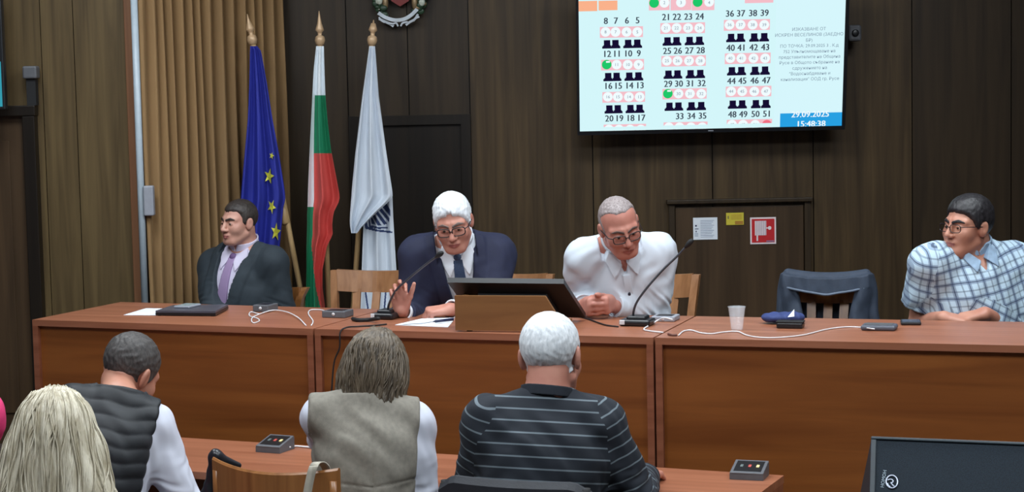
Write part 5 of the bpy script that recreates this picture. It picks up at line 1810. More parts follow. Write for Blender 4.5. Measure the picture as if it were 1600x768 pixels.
def cuff(p, q, mt, t0, t1, r):
    a, b = bent(p.J['el' + q], p.J['wr' + q], t0), bent(p.J['el' + q], p.J['wr' + q], t1); d = unit_(b - a)
    sdf_obj('shirt_cuff', lambda P: np.maximum(np.maximum(np.abs(cap(P, a - d * 0.02, b + d * 0.05, r)) - 0.004, (P - b) @ d), -((P - a) @ d)), np.minimum(a, b) - 0.07, np.maximum(a, b) + 0.07, 0.0035, mt, p.root, p.o)


cuff(p, 'L', M_SW, 0.82, 0.97, 0.038); cuff(p, 'R', M_SW, 0.82, 0.95, 0.038)
p.legs(M_NAVY, M_SHOE, 1.05)

# ---- man in white shirt, hands clasped
J = dict(pelvis=W(985, 500, 8.16), shR=W(908, 401, 7.80), shL=W(1030, 391, 7.84), head=W(968, 353, 7.66), H=head_axes(R(16), R(24), R(-14)))
J['pelvis'][2] = POD + 0.54
hc_ = A3(onz(934, 499, TOP)) + A3((0, 0.02, 0.045))
J['elR'] = W(892, 520, 8.25); J['elL'] = W(1066, 475, 7.95)
J['wrR'] = hc_ + A3((-0.048, 0.072, 0.0)); J['wrL'] = hc_ + A3((0.062, 0.060, 0.0))
p = Person('grey haired man with glasses in white shirt, hands clasped, looking down', J, girth=1.16, hs=0.96, belly=0.04, gz=POD, lim=0.93, arm=1.12, face_h=[-0.28, -0.96, 0])
hR = make_hand(J['wrR'], (0.18, -1.0, 0.05), (1, 0.18, 0.0), True, ((70, 48, 25), (72, 50, 25), (74, 50, 25), (76, 50, 25)), 5, (18, 10, 10), 0.98, 18)
hL = make_hand(J['wrL'] + A3((0, 0, 0.010)), (-0.32, -1.0, 0.0), (-1, 0.32, 0.0), False, ((70, 48, 25), (72, 50, 25), (74, 50, 25), (76, 50, 25)), 5, (18, 10, 10), 0.98, 18)
p.build_body(SK3, 0.0038, dict(handR=hR, handL=hL))
p.hair_short(hair_mat('hair_grey', srgb(118, 106, 104), srgb(164, 154, 154), 0.6, 160, 0.5, 0.3), 0.0035, (0.058, 0.094), (0.022, -0.012), (-0.098, -0.070), 0.9, 0.001)
p.brows(mat('brow_grey2', srgb(96, 78, 72), 0.6), 0.003)
p.glasses(M_FRAME, 0.0023, 0.026, 0.018)
M_SW2 = mat('shirt_white2', srgb(206, 215, 226), 0.75, 0.03, 12)
p.garment('shirt', M_SW2, g=0.014, upto=0.90, neck_cut=-0.010, v=(0.0, 0.034, 0.004), fold=0.0055, h=0.006, fg=0.012)
p.collar(M_SW2, 0.012, 0.034, 1.0, flaps=False)
p.collar_leaf(M_SW2, 0.027, ((0.010, 0.036), (0.055, 0.080), (0.074, 0.050), (0.048, -0.008)))
for z in (-0.075, -0.165, -0.255):
    def fb(P, z=z):
        Q = p.tl(P); return np.maximum(p.torso(P) - 0.0255, np.sqrt(Q[:, 0] ** 2 + (Q[:, 2] - z) ** 2) - 0.0065)
    c = p.tw((0, 0.15, z)); sdf_obj('button', lambda P: np.maximum(fb(P), -p.tl(P)[:, 1]), c - 0.09, c + 0.09, 0.003, BTN, p.root, p.o)
p.sticker('placket', M_SW2, 0.0185, lambda Q: np.maximum(np.maximum(np.abs(Q[:, 0]) - 0.017, -Q[:, 1]), np.maximum(Q[:, 2] - 0.0, -0.40 - Q[:, 2])), (-0.05, 0, -0.42), (0.05, 0.3, 0.0))
cuff(p, 'L', M_SW2, 0.74, 0.93, 0.044); cuff(p, 'R', M_SW2, 0.74, 0.90, 0.044)
p.legs(M_TRS, M_SHOE, 1.05)

# ---- man in plaid shirt at the right
J = dict(pelvis=W(1540, 500, 7.70), shR=W(1452, 412, 7.56), shL=W(1588, 410, 7.66), head=W(1512, 353, 7.58), H=head_axes(R(-58), R(0), R(2)))
J['pelvis'][2] = POD + 0.54
J['elR'] = W(1428, 540, 7.75); J['wrR'] = W(1474, 506, 7.44); J['elL'] = W(1632, 520, 7.68); J['wrL'] = W(1540, 502, 7.46)
J['wrR'][2] = TOP + 0.004; J['wrL'][2] = TOP + 0.012
p = Person('dark haired man in blue plaid short sleeved shirt looking to the left', J, girth=1.12, hs=0.97, belly=0.035, gz=POD, arm=1.05, face_h=[-0.3, -0.95, 0])
p.J['neckr'] = A3(0.062)
hR = make_hand(J['wrR'], (0.92, -0.25, -0.12), (0.1, 0.2, -1), True, ((25, 30, 15),) * 4, 3, (25, 10, 10), 0.98)
hL = make_hand(J['wrL'], (-0.95, -0.2, -0.1), (-0.1, 0.2, -1), False, ((25, 30, 15),) * 4, 3, (25, 10, 10), 0.98)
p.build_body(SK4, 0.0042, dict(handR=hR, handL=hL))
M_H4 = hair_mat('hair_black', srgb(18, 17, 20), srgb(44, 42, 46), 0.5, 120, 0.4)
p.hair_short(M_H4, 0.011, (0.084, 0.068), (0.012, -0.012), (-0.098, -0.080), 0.25, 0.0007, top=0.006)
p.brows(M_H4, 0.006)
p.glasses(M_FRAME, 0.0018, 0.025, 0.016)
M_PL = plaid_mat('plaid_blue', srgb(186, 210, 226), srgb(92, 112, 146), srgb(42, 56, 84), 0.056)
p.garment('shirt', M_PL, g=0.016, short=0.64, neck_cut=-0.004, v=(0.0, 0.036, 0.004), fold=0.0045, h=0.006, pat=True)
M_CB = mat('collar_blue', srgb(140, 164, 188), 0.8, 0.15, 40)
p.collar(M_CB, 0.010, 0.036, 1.0, flaps=False)
p.collar_leaf(M_CB, 0.024, ((0.012, 0.040), (0.055, 0.085), (0.072, 0.056), (0.046, 0.006)))
p.legs(M_TRS, M_SHOE, 1.05)

# ---- front row, backs to the camera -------------------------------------------------------
def back_axes(yaw, pitch, roll):
    """yaw 0 looks away (+y), + turns to image right; pitch + looks down; roll + tips the crown to image right"""
    f = np.array([math.sin(yaw) * math.cos(pitch), math.cos(yaw) * math.cos(pitch), -math.sin(pitch)])
    up = np.array([0, 0, 1.0]); up = unit_(up - f * (up @ f)); r = np.cross(f, up)
    return frame(f, up * math.cos(roll) + r * math.sin(roll))


FWD = [gn.x * -1, gn.y * -1, 0]      # towards the head table
relax = ((20, 25, 12), (22, 25, 12), (24, 25, 12), (26, 25, 12))

# man in striped sweater
yS = 6.0
J = dict(pelvis=W(838, 900, yS - 0.05), shL=W(760, 654, yS + 0.02), shR=W(940, 656, yS + 0.06), head=W(861, 556, yS + 0.10), H=back_axes(R(17), R(10), R(-2)))
J['pelvis'][2] = 0.55
J['elL'] = W(738, 775, yS + 0.08); J['wrL'] = W(800, 790, yS + 0.33); J['elR'] = W(1004, 790, yS + 0.14); J['wrR'] = W(1010, 762, yS + 0.33)
J['wrR'][2] = LOW + 0.035; J['wrL'][2] = LOW + 0.035; 
p = Person('white haired man in dark striped sweater seen from behind', J, girth=1.20, hs=1.15, belly=0.03, gz=0, arm=1.22, face_h=FWD)
p.J['neckr'] = A3(0.066)
hR = make_hand(J['wrR'], (0.35, 0.9, -0.1), (-0.1, -0.1, -1), True, relax, 4, sc=1.0); hL = make_hand(J['wrL'], (0.5, 0.8, -0.1), (-0.1, -0.1, -1), False, relax, 4, sc=1.0)
p.build_body(SK2, 0.0050, dict(handR=hR, handL=hL))
p.hair_short(M_HW, 0.0065, (0.075, 0.070), (0.022, -0.014), (-0.094, -0.104), 0.3, 0.0007, kk=0.006)
p.brows(mat('brow_grey', srgb(120, 104, 98), 0.6))
M_SWT = stripes_mat('sweater_stripes', srgb(26, 32, 42), srgb(104, 116, 124), 0.037, 0.14)
p.garment('sweater', M_SWT, g=0.018, upto=0.93, neck_cut=None, fold=0.0055, h=0.0052, pat=True)
p.collar(mat('neckband', srgb(28, 34, 44), 0.85), 0.011, 0.016, 0.0, flaps=False, lift=0.046, name='neckband', low_=0.016)
p.legs(M_TRS, M_SHOE, 1.08)

# woman in beige vest
yS = 6.25
J = dict(pelvis=W(580, 900, yS - 0.05), shL=W(500, 648, yS), shR=W(650, 657, yS + 0.04), head=W(588, 578, yS + 0.10), H=back_axes(R(16), R(22), R(3)))
J['pelvis'][2] = 0.54
J['elL'] = W(528, 720, yS + 0.50); J['wrL'] = W(600, 760, yS + 0.36); J['elR'] = W(664, 800, yS - 0.02); J['wrR'] = W(664, 752, yS + 0.25)
J['wrL'][2] = LOW + 0.03; J['wrR'][2] = LOW + 0.03
p = Person('brown haired woman in beige vest over white sleeves seen from behind', J, girth=1.2, hs=1.06, belly=0.02, gz=0, arm=0.98, face_h=FWD)
hR = make_hand(J['wrR'], (-0.2, 1.0, -0.1), (0.0, -0.1, -1), True, relax, 3, sc=0.9); hL = make_hand(J['wrL'], (0.4, 0.9, -0.1), (0, -0.1, -1), False, relax, 3, sc=0.9)
p.build_body(SK1, 0.0052, dict(handR=hR, handL=hL))
M_SLV = mat('sleeve_white', srgb(206, 210, 224), 0.75, 0.03, 12)
p.garment('blouse', M_SLV, g=0.010, upto=0.90, neck_cut=-0.02, fold=0.003, h=0.0065)
M_VST = mat('vest_linen', srgb(132, 127, 117), 0.85, 0.12, 60, bump=0.4, bscale=600)
seam = lambda P, Q, d: d + 0.004 * np.exp(-(Q[:, 0] / 0.003) ** 2) * (Q[:, 1] < 0) + 0.003 * np.exp(-((Q[:, 2] + 0.22 - 0.15 * np.abs(Q[:, 0])) / 0.004) ** 2) * (Q[:, 1] < 0)
p.garment('vest', M_VST, g=0.021, sleeves=False, armhole={'L': -0.042, 'R': -0.006}, neck_cut=-0.0, fold=0.0045, h=0.006, extra=seam)
c = p.tw((0.005, -0.085, 0.015)); k = MB(); k.tube([c + A3((-0.022, 0, 0)), c + A3((-0.012, -0.012, -0.008)), c + A3((0.012, -0.012, -0.008)), c + A3((0.022, 0, 0))], 0.003, 6)
k.build('hanger_loop', mat('loop_dark', srgb(90, 84, 76), 0.8), p.root, p.o)


def strands(p, name, mt, base_fn, lo, hi, n, path, r0, seed, h=0.006):
    """a hair mass plus many separate tapering locks over it, in one mesh"""
    v, q = polygonise(base_fn, lo, hi, h)
    rnd = random.Random(seed); mb = MB()
    for i in range(n):
        pts = path(rnd, i)
        if pts is None: continue
        pts = catmull([Vector([float(x) for x in a]) for a in pts], 4); L_ = len(pts)
        rr = [r0 * (0.55 + 0.75 * math.sin(math.pi * min(1, 0.15 + 0.85 * j / L_)) ** 0.7) * (1 if j < L_ * 0.75 else max(0.12, (L_ - j) / (L_ * 0.25))) for j in range(L_)]
        mb.tube(pts, rr, 5)
    nv = len(v); off = A3(p.o)
    allv = np.concatenate([v - off, np.array(mb.v, dtype=np.float32) - off]) if mb.v else v - off
    me = bpy.data.meshes.new(name)
    me.from_pydata(allv.tolist(), [], q.tolist() + [tuple(a + nv for a in f) for f in mb.f])
    me.polygons.foreach_set('use_smooth', np.ones(len(me.polygons), dtype=bool)); me.update()
    return link(name, me, mt, p.root)


def project(fn, P, lift):
    """push points on to the surface of a field"""
    P = np.array(P, dtype=np.float32)
    for _ in range(3):
        e = 0.004; g = np.stack([fn(P + A3(np.eye(3)[k] * e)) - fn(P - A3(np.eye(3)[k] * e)) for k in range(3)], 1) / (2 * e)
        g /= np.sqrt((g * g).sum(1))[:, None] + 1e-6
        P = P - g * (fn(P) - lift)[:, None]
    return P


def bob_field(p, length, wide, face_open=0.045):
    s = p

    def fn(P):
        Q = s.hl(P); x = np.abs(Q[:, 0])
        d = ell(Q, (0, -0.014, 0.030), (0.092, 0.112, 0.102))
        d = smin(d, ell(Q, (0, -0.030, -0.035), (wide, 0.095, 0.085)), 0.03)
        A = np.stack([x, Q[:, 1], Q[:, 2]], 1)
        d = smin(d, cap(A, (wide * 0.72, -0.015, -0.02), (wide * 0.80, -0.010, -length), 0.030, 0.024), 0.03)
        d = smin(d, ell(Q, (0, -0.055, -length * 0.72), (wide * 0.92, 0.052, length * 0.36)), 0.03)
        fc = np.maximum(np.maximum(x - 0.062, face_open - Q[:, 1]), Q[:, 2] - 0.062)
        d = smax(d, -fc, 0.012)
        th = np.arctan2(Q[:, 0], -Q[:, 1] - 0.02)
        d = d + 0.0022 * np.sin(th * 34 + 6 * np.sin(Q[:, 2] * 18)) + 0.0015 * np.sin(th * 71 + Q[:, 2] * 40)
        return d * s.hs
    return fn


M_HB = hair_mat('hair_ash_brown', srgb(58, 48, 37), srgb(110, 96, 78), 0.5, 60, 0.10, 0.5)
fb_ = bob_field(p, 0.150, 0.106)


def path_bob(rnd, i):
    a = rnd.uniform(-2.5, 2.5); top = rnd.uniform(0.02, 0.10)
    L_ = rnd.uniform(0.11, 0.165)
    pts = []
    for k_ in range(6):
        t = k_ / 5.0; z = 0.115 - 0.02 * top + (-L_ - 0.115) * t ** 0.9
        rr_ = 0.02 + 0.10 * min(1, (t * 2.2) ** 0.6)
        aa = a + 0.05 * math.sin(3 * t + i)
        pts.append(p.hw((rr_ * math.sin(aa), -0.015 - rr_ * math.cos(aa), z)))
    pts = project(fb_, pts, 0.001)
    if max(abs(p.hl(pts)[:, 1])) > 0.2: return None
    return pts


c = p.J['head']; strands(p, 'hair', M_HB, fb_, c - 0.24, c + 0.20, 260, path_bob, 0.0020, 4)
p.legs(M_JEAN, M_SHOE)

# man in dark quilted vest
yS = 6.55
J = dict(pelvis=W(140, 900, yS - 0.14), shL=W(118, 636, yS - 0.02), shR=W(243, 662, yS + 0.03), head=W(203, 580, yS + 0.17), H=back_axes(R(28), R(30), R(14)))
J['pelvis'][2] = 0.54
J['elL'] = W(80, 760, yS + 0.05); J['wrL'] = W(150, 770, yS + 0.33); J['elR'] = W(282, 770, yS - 0.02); J['wrR'] = W(268, 742, yS + 0.24)
J['wrL'][2] = LOW + 0.035; J['wrR'][2] = LOW + 0.035
p = Person('man in black quilted vest with white sleeves bending over the desk', J, girth=1.18, hs=1.12, gz=0, arm=1.12, face_h=FWD)
p.J['neckr'] = A3(0.058)
hR = make_hand(J['wrR'], (-0.4, 0.9, -0.1), (0, -0.1, -1), True, relax, 3); hL = make_hand(J['wrL'], (0.4, 0.9, -0.1), (0, -0.1, -1), False, relax, 3)
p.build_body(SK4, 0.0050, dict(handR=hR, handL=hL))
p.hair_short(hair_mat('hair_dark_grey', srgb(48, 46, 46), srgb(84, 80, 78), 0.6, 140, 0.5, 0.4), 0.005, (0.075, 0.072), (0.022, -0.012), (-0.094, -0.062), 0.3, 0.0012, kk=0.006)
p.brows(M_H1)
p.garment('shirt', M_SLV, g=0.012, upto=0.92, neck_cut=-0.012, fold=0.004, h=0.0065)
M_QLT = mat('vest_black_quilt', srgb(28, 32, 37), 0.62, 0.1, 30)
quilt = lambda P, Q, d: d - 0.0050 * np.abs(np.sin((Q[:, 2] + 0.02 * np.cos(Q[:, 0] * 9) + 0.005 * np.sin(Q[:, 0] * 40)) * math.pi / 0.050)) ** 0.7
p.garment('quilted_vest', M_QLT, g=0.020, sleeves=False, armhole={'L': -0.06, 'R': 0.004}, neck_cut=0.006, fold=0.003, h=0.006, extra=quilt)
p.legs(M_JEAN, M_SHOE)

# blonde woman in the foreground
yS = 5.05
J = dict(pelvis=W(70, 1000, yS - 0.10), shL=W(-12, 790, yS - 0.02), shR=W(142, 800, yS + 0.04), head=W(88, 680, yS + 0.07), H=back_axes(R(-6), R(12), R(1)))
J['pelvis'][2] = 0.54
J['elL'] = W(-70, 880, yS + 0.12); J['wrL'] = W(10, 900, yS + 0.36); J['elR'] = W(190, 900, yS + 0.10); J['wrR'] = W(110, 900, yS + 0.36)
p = Person('woman with long blonde hair in the left foreground seen from behind', J, girth=1.02, hs=0.98, gz=0, arm=0.98, face_h=[0.2, 0.98, 0])
hR = make_hand(J['wrR'], (-0.5, 0.8, -0.2), (0, -0.2, -1), True, relax, 3, sc=0.9); hL = make_hand(J['wrL'], (0.5, 0.8, -0.2), (0, -0.2, -1), False, relax, 3, sc=0.9)
p.build_body(SK1, 0.006, dict(handR=hR, handL=hL))
p.garment('blouse', mat('blouse_grey', srgb(120, 118, 114), 0.8, 0.1, bump=0.2), g=0.016, upto=0.92, neck_cut=-0.01, fold=0.004, h=0.008)


def long_field(P, s=p):
    Q = s.hl(P); x = np.abs(Q[:, 0])
    d = ell(Q, (0, -0.014, 0.030), (0.098, 0.116, 0.104))
    d = smin(d, ell(Q, (0, -0.035, -0.06), (0.122, 0.098, 0.12)), 0.05)
    A = np.stack([x, Q[:, 1], Q[:, 2]], 1)
    d = smin(d, cap(A, (0.085, -0.03, -0.05), (0.150, -0.045, -0.30), 0.050, 0.048), 0.04)
    d = smin(d, ell(Q, (0.0, -0.085, -0.22), (0.150, 0.055, 0.17)), 0.05)
    fc = np.maximum(np.maximum(x - 0.055, 0.045 - Q[:, 1]), Q[:, 2] - 0.06)
    d = smax(d, -fc, 0.012)
    th = np.arctan2(Q[:, 0], -Q[:, 1] - 0.01)
    d = d + 0.0030 * np.sin(th * 13 + 2 * np.sin(Q[:, 2] * 9 + th * 2)) + 0.0010 * np.sin(th * 47 + Q[:, 2] * 12)
    return d * s.hs


def path_long(rnd, i, p=p):
    a = rnd.uniform(-2.3, 2.3); L_ = rnd.uniform(0.24, 0.36); pts = []; r0_ = rnd.uniform(0.005, 0.075)
    for k_ in range(9):
        t = k_ / 8.0; z = 0.122 + (-L_ - 0.122) * t
        rr_ = r0_ + (0.137 - r0_) * min(1, (t * 2.0) ** 0.6)
        aa = a + 0.03 * math.sin(5 * t + i * 1.7) + 0.015 * math.sin(11 * t + i)
        pts.append(p.hw((rr_ * math.sin(aa), -0.015 - 0.85 * rr_ * math.cos(aa), z)))
    lift = 0.0002 if rnd.random() < 0.94 else 0.006
    return project(long_field, pts, lift)


M_HBL = hair_mat('hair_blonde', srgb(160, 149, 124), srgb(220, 213, 194), 0.5, 45, 0.07, 0.4)
c = p.J['head']; strands(p, 'hair', M_HBL, long_field, c - A3((0.26, 0.26, 0.42)), c + 0.20, 620, path_long, 0.0016, 11)
p.legs(M_JEAN, M_SHOE)

# person in pink at the left edge
yS = 5.75
J = dict(pelvis=W(-120, 1000, yS), shL=W(-205, 650, yS), shR=W(-27, 644, yS + 0.05), head=W(-115, 540, yS + 0.05), H=back_axes(R(-10), R(10), R(0)))
J['pelvis'][2] = 0.54
J['elL'] = W(-235, 800, yS + 0.1); J['wrL'] = W(-140, 800, yS + 0.36); J['elR'] = W(-12, 780, yS + 0.08); J['wrR'] = W(-80, 800, yS + 0.36)
p = Person('person in a bright pink top cut off by the left edge', J, girth=1.0, hs=1.0, gz=0, face_h=[0.2, 0.98, 0])
hR = make_hand(J['wrR'], (-0.5, 0.8, -0.2), (0, -0.2, -1), True, relax, 3, sc=0.9); hL = make_hand(J['wrL'], (0.5, 0.8, -0.2), (0, -0.2, -1), False, relax, 3, sc=0.9)
p.build_body(SK1, 0.008, dict(handR=hR, handL=hL))
p.garment('top', mat('top_pink', srgb(214, 50, 110), 0.8, 0.08), g=0.016, upto=0.92, neck_cut=-0.01, fold=0.004, h=0.010)
p.hair_short(M_H1, 0.014, (0.084, 0.066), (0.012, -0.03), (-0.098, -0.095), 0.2, 0.003, h=0.006)
p.legs(M_JEAN, M_SHOE)

# ---------------------------------------------------------------- dark jacket over the chair at the right
ja = thing('jacket', 'dark blue grey jacket draped over the back of the wooden chair', 'jacket', tuple(at(1293, 480, 8.06)))
jo = Vector(ja.location); jy = 8.17
ang = R(-16); jr = A3((math.cos(ang), math.sin(ang), 0)); jf = A3((math.sin(ang), -math.cos(ang), 0))
JA = np.stack([jr, jf, A3((0, 0, 1))])
ctr = A3(at(1292, 426, jy)); kj = jy / FPX


def f_jacket(P):
    Q = (P - ctr) @ JA.T; x, y, z = Q[:, 0] / kj, Q[:, 1], Q[:, 2] / kj      # x, z in image-sized units
    sag = 7 * (1 - np.clip((x / 66.0), -1, 1) ** 2)
    zz = z + sag
    fl = 0.006 * np.sin(x * 0.16 + 1.2 * np.sin(z * 0.07)) + 0.0015 * np.sin(x * 0.33 + z * 0.10)
    # roll over the rail
    d = np.sqrt(np.maximum(np.abs(x) - 58, 0) ** 2 + (zz + 3) ** 2 + (y / kj) ** 2) * kj - 0.030
    # front flap with the arched lower edge, and back panel
    low = -22 - 3 * np.exp(-(x / 16.0) ** 2) + 2 * np.clip((np.abs(x) - 30) / 30, 0, 1)
    fp_ = np.maximum(np.maximum(np.abs(y - 0.040 - fl * 0.6 - 0.010 * np.clip(-zz / 30, 0, 1)) - 0.008, (np.abs(x) - 66 + 0.05 * zz) * kj), np.maximum(zz + 0, low - zz) * kj)
    d = smin(d, fp_, 0.012)
    bp_ = np.maximum(np.maximum(np.abs(y + 0.095 + fl) - 0.010, (np.abs(x) - 64 + 0.10 * zz) * kj), np.maximum(zz, -150 - zz) * kj)
    d = smin(d, bp_, 0.012)
    # hanging fronts and sleeves at both sides
    for sg in (-1, 1):
        for (x0, x1, w0, w1, y0, y1) in ((57, 50, 13, 17, 0.02, 0.045), (64, 78, 8, 11, 0.0, 0.0)):
            t = np.clip(-zz / 95.0, 0, 1.6); cx = sg * (x0 + (x1 - x0) * t * 0.9 + 2 * np.sin(t * 7)); wd_ = w0 + (w1 - w0) * t
            q = np.sqrt(((x - cx) / wd_) ** 2 + ((y - y0 - (y1 - y0) * t - fl) / 0.036) ** 2)
            e = np.maximum((q - 1) * np.minimum(wd_ * kj, 0.036), np.maximum(zz + 1, -150 - zz) * kj)
            d = smin(d, e, 0.010)
    # piped edge of the flap
    return d


sdf_obj('cloth', f_jacket, ctr - A3((0.30, 0.22, 0.46)), ctr + A3((0.30, 0.20, 0.10)), 0.0055, mat('jacket_slate', srgb(50, 60, 76), 0.75, 0.12, 30, bump=0.2), ja, jo)
m = MB(); pts = []
for i in range(25):
    x = -60 + 120 * i / 24
    z = -22 - 3 * math.exp(-(x / 16.0) ** 2) + 2 * min(1, max(0, (abs(x) - 30) / 30)) - 7 * (1 - (x / 66.0) ** 2)
    q_ = ctr + (A3((x * kj, 0.062 + 0.002 * math.sin(i), z * kj)) @ JA); pts.append(tuple(float(v) for v in q_))
m.tube(catmull(pts, 3), 0.0055, 7); m.build('piping', mat('piping_grey', srgb(96, 108, 126), 0.6), ja, jo)

# ---------------------------------------------------------------- front-row chairs, strap, bag
def curved_chair(name, label, loc, rz, wd, z0, z1, mt, padded=False, depth=0.05, seat_z=0.42):
    """chair with a curved solid backrest; +y is the way the sitter faces"""
    t = thing(name, label, 'chair', loc, 'front row chairs', rz); h = wd / 2
    k = MB(); k.rbox(-h, h, -0.20, 0.22, seat_z - 0.04, seat_z, 0.014); k.build('seat', mt, t)
    k = MB(); V = []; F = []; n_ = 24; th = 0.016 if not padded else 0.045
    rows_ = [(z0, 0.0), (z1 - th * 0.4, 0.0), (z1, 0.35), (z1, 0.65), (z1 - th * 0.4, 1.0), (z0, 1.0)]
    for i in range(n_ + 1):
        x = -h + wd * i / n_; y = -0.27 + depth * ((x / h) ** 2)
        cz = (0.020 if not padded else 0.0) * (abs(x / h) ** 2) - (0.03 * max(0, abs(x / h) - 0.8) / 0.2 if padded else 0)
        for z, f_ in rows_: V.append((x, y - th * 0.5 + th * f_, z + (cz if z > z0 else 0)))
    for i in range(n_):
        for j in range(6): F.append((6 * i + j, 6 * i + (j + 1) % 6, 6 * i + 6 + (j + 1) % 6, 6 * i + 6 + j))
    F += [tuple(reversed(range(6))), tuple(6 * n_ + a for a in range(6))]
    k.add(V, F, 0, False); k.build('backrest', mt, t)
    lm_ = mt if not padded else M_BLACKM
    for sx in (-1, 1):
        k = MB(); k.tube([(sx * (h - 0.035), 0.18, seat_z - 0.04), (sx * (h - 0.025), 0.19, 0)], [0.019, 0.015], 10); k.build('leg', lm_, t)
        k = MB(); k.tube(catmull([(sx * (h - 0.02), -0.24, 0), (sx * (h - 0.025), -0.205, seat_z), (sx * (h - 0.018), -0.27 + depth * 0.9 + 0.0, z0 + 0.02), (sx * (h - 0.018), -0.27 + depth * 0.92, z1 - 0.02)], 5), 0.016, 10); k.build('leg', lm_, t)
        k = MB(); k.tube([(sx * (h - 0.028), 0.18, 0.2), (sx * (h - 0.022), -0.21, 0.2)], 0.010, 8); k.build('stretcher', lm_, t)
    return t


# the chair of the woman in the beige vest: its left corner reaches out beside her
ca = at(332, 716, 6.02); cb = at(528, 727, 5.80)
cm = (ca + cb) / 2; cdir = (cb - ca); cdir.z = 0; rzc = math.atan2(cdir.y, cdir.x)
off = Matrix.Rotation(rzc, 4, 'Z') @ Vector((0, -0.22, 0))
zt_ = at(430, 731, 5.9).z
ch = curved_chair('wooden_chair', 'wooden chair with curved backrest behind the woman in the beige vest', (cm.x - off.x, cm.y - off.y, 0), rzc, cdir.length, 0.55, zt_ - 0.004, W_CHAIR2, depth=0.055)
# black bag hanging on the corner
bp = at(352, 716, 6.03); bgt = thing('shoulder_bag', 'black leather bag hung on the corner of the curved wooden chair', 'bag', tuple(bp)); bo = Vector(bgt.location)


def f_bag(P):
    a = A3(at(337, 712, 6.05)); b = A3(at(372, 727, 6.10)); c_ = A3(at(330, 770, 6.06))
    d = smin(cap(P, a, b, 0.018, 0.011), cap(P, a, c_, 0.020, 0.026), 0.02)
    d = smin(d, ell(P, c_ - A3((0.0, 0.0, 0.10)), (0.05, 0.035, 0.12)), 0.03)
    return d + 0.001 * np.sin(P[:, 0] * 160 + P[:, 2] * 120)


sdf_obj('bag_body', f_bag, A3(bp) - A3((0.12, 0.10, 0.36)), A3(bp) + A3((0.14, 0.14, 0.08)), 0.005, mat('bag_leather', srgb(30, 32, 38), 0.35, 0.15), bgt, bo)
# beige strap over the rail
s0 = at(497, 726, 5.855); s1 = at(478, 775, 5.80)
m = MB(); st = catmull([at(512, 742, 5.90), at(508, 729, 5.87), at(500, 722.5, 5.825), at(491, 727, 5.775), at(484, 750, 5.768), at(478, 790, 5.768), at(476, 850, 5.768)], 6); V = []; F = []
for i, p_ in enumerate(st):
    for a, b in ((-0.013, 0), (0.013, 0), (0.013, 0.003), (-0.013, 0.003)): V.append((p_.x + a, p_.y + b, p_.z + (0.003 if b else 0)))
for i in range(len(st) - 1):
    for j in range(4): F.append((4 * i + j, 4 * i + (j + 1) % 4, 4 * i + 4 + (j + 1) % 4, 4 * i + 4 + j))
F += [(3, 2, 1, 0), tuple(len(V) - 4 + j for j in range(4))]
m.add(V, F, 0, True); tag(m.build('fabric_strap', mat('strap_beige', srgb(172, 166, 152), 0.8, 0.1)), 'beige fabric strap hanging over the rail of the curved wooden chair', 'strap')

# chair of the striped sweater man
ca = at(690, 752, 5.80); cb = at(925, 768, 5.62)
cm = (ca + cb) / 2; cdir = (cb - ca); cdir.z = 0; rzc = math.atan2(cdir.y, cdir.x)
off = Matrix.Rotation(rzc, 4, 'Z') @ Vector((0, -0.22, 0))
zt_ = at(800, 746, 5.7).z
M_PAD = mat('black_upholstery', srgb(34, 37, 44), 0.6, 0.12, bump=0.3)
curved_chair('padded_chair', 'black padded chair behind the man in the striped sweater', (cm.x - off.x, cm.y - off.y, 0), rzc, cdir.length, 0.52, zt_, M_PAD, True, 0.045)
for (px, yy, lab) in ((140, 6.30, 'chair under the man in the black quilted vest'), (70, 4.85, 'chair under the blonde woman in the foreground'), (-120, 5.65, 'chair under the person in pink')):
    q_ = at(px, 700, yy)
    curved_chair('wooden_chair', 'wooden ' + lab, (q_.x, q_.y, 0), R(-16), 0.40, 0.55, 0.70, W_CHAIR2, depth=0.05)

# ---------------------------------------------------------------- loudspeaker wedge at the right
YK = 5.55
k0 = at(1361, 684, YK); k1 = at(1640, 695, YK - 0.10)
ku = (k1 - k0); ku.z *= 1.0; kwid = 0.56; ku.normalize()
kv = Vector((-0.10, -math.sin(R(36)), -math.cos(R(36)))); kv = (kv - ku * kv.dot(ku)).normalized()
kn = ku.cross(kv).normalized()
if kn.y > 0: kn = -kn
kh = 0.36
lk = thing('loudspeaker', 'dark wedge loudspeaker with round logo in the lower right foreground', 'loudspeaker', k0 + ku * kwid / 2 + kv * kh + Vector((0, 0.1, 0)))
ko = Vector(lk.location)
KM = Matrix((ku, kv, kn)).transposed().to_4x4(); KM.translation = k0
# cabinet: front face, deep body behind
m = MB()
fr_ = [(0, 0), (kwid, 0), (kwid, kh), (0, kh)]
V = [KM @ Vector((x, y, 0)) for x, y in fr_]
bk_ = [V[0] + Vector((0.02, 0.10, -0.02)), V[1] + Vector((-0.02, 0.10, -0.02)), V[2] + Vector((-0.02, 0.34, 0.0)), V[3] + Vector((0.02, 0.34, 0.0))]
m.add(V + bk_, [(3, 2, 1, 0), (4, 5, 6, 7), (0, 1, 5, 4), (1, 2, 6, 5), (2, 3, 7, 6), (3, 0, 4, 7)]); m.build('cabinet', mat('cabinet_black', srgb(22, 27, 34), 0.55, 0.1), lk, ko)
m = MB()
for a, b, c_, e in ((0, kwid, 0, 0.010), (0, 0.016, 0.010, kh), (kwid - 0.016, kwid, 0.010, kh), (0.016, kwid - 0.016, kh - 0.014, kh)): m.rbox(a, b, c_, e, 0, 0.016, 0.003, 0, KM)
m.build('front_rim', mat('rim_slate', srgb(34, 46, 54), 0.5), lk, ko)
gmat, nt, pr = base_mat('grille_mesh')
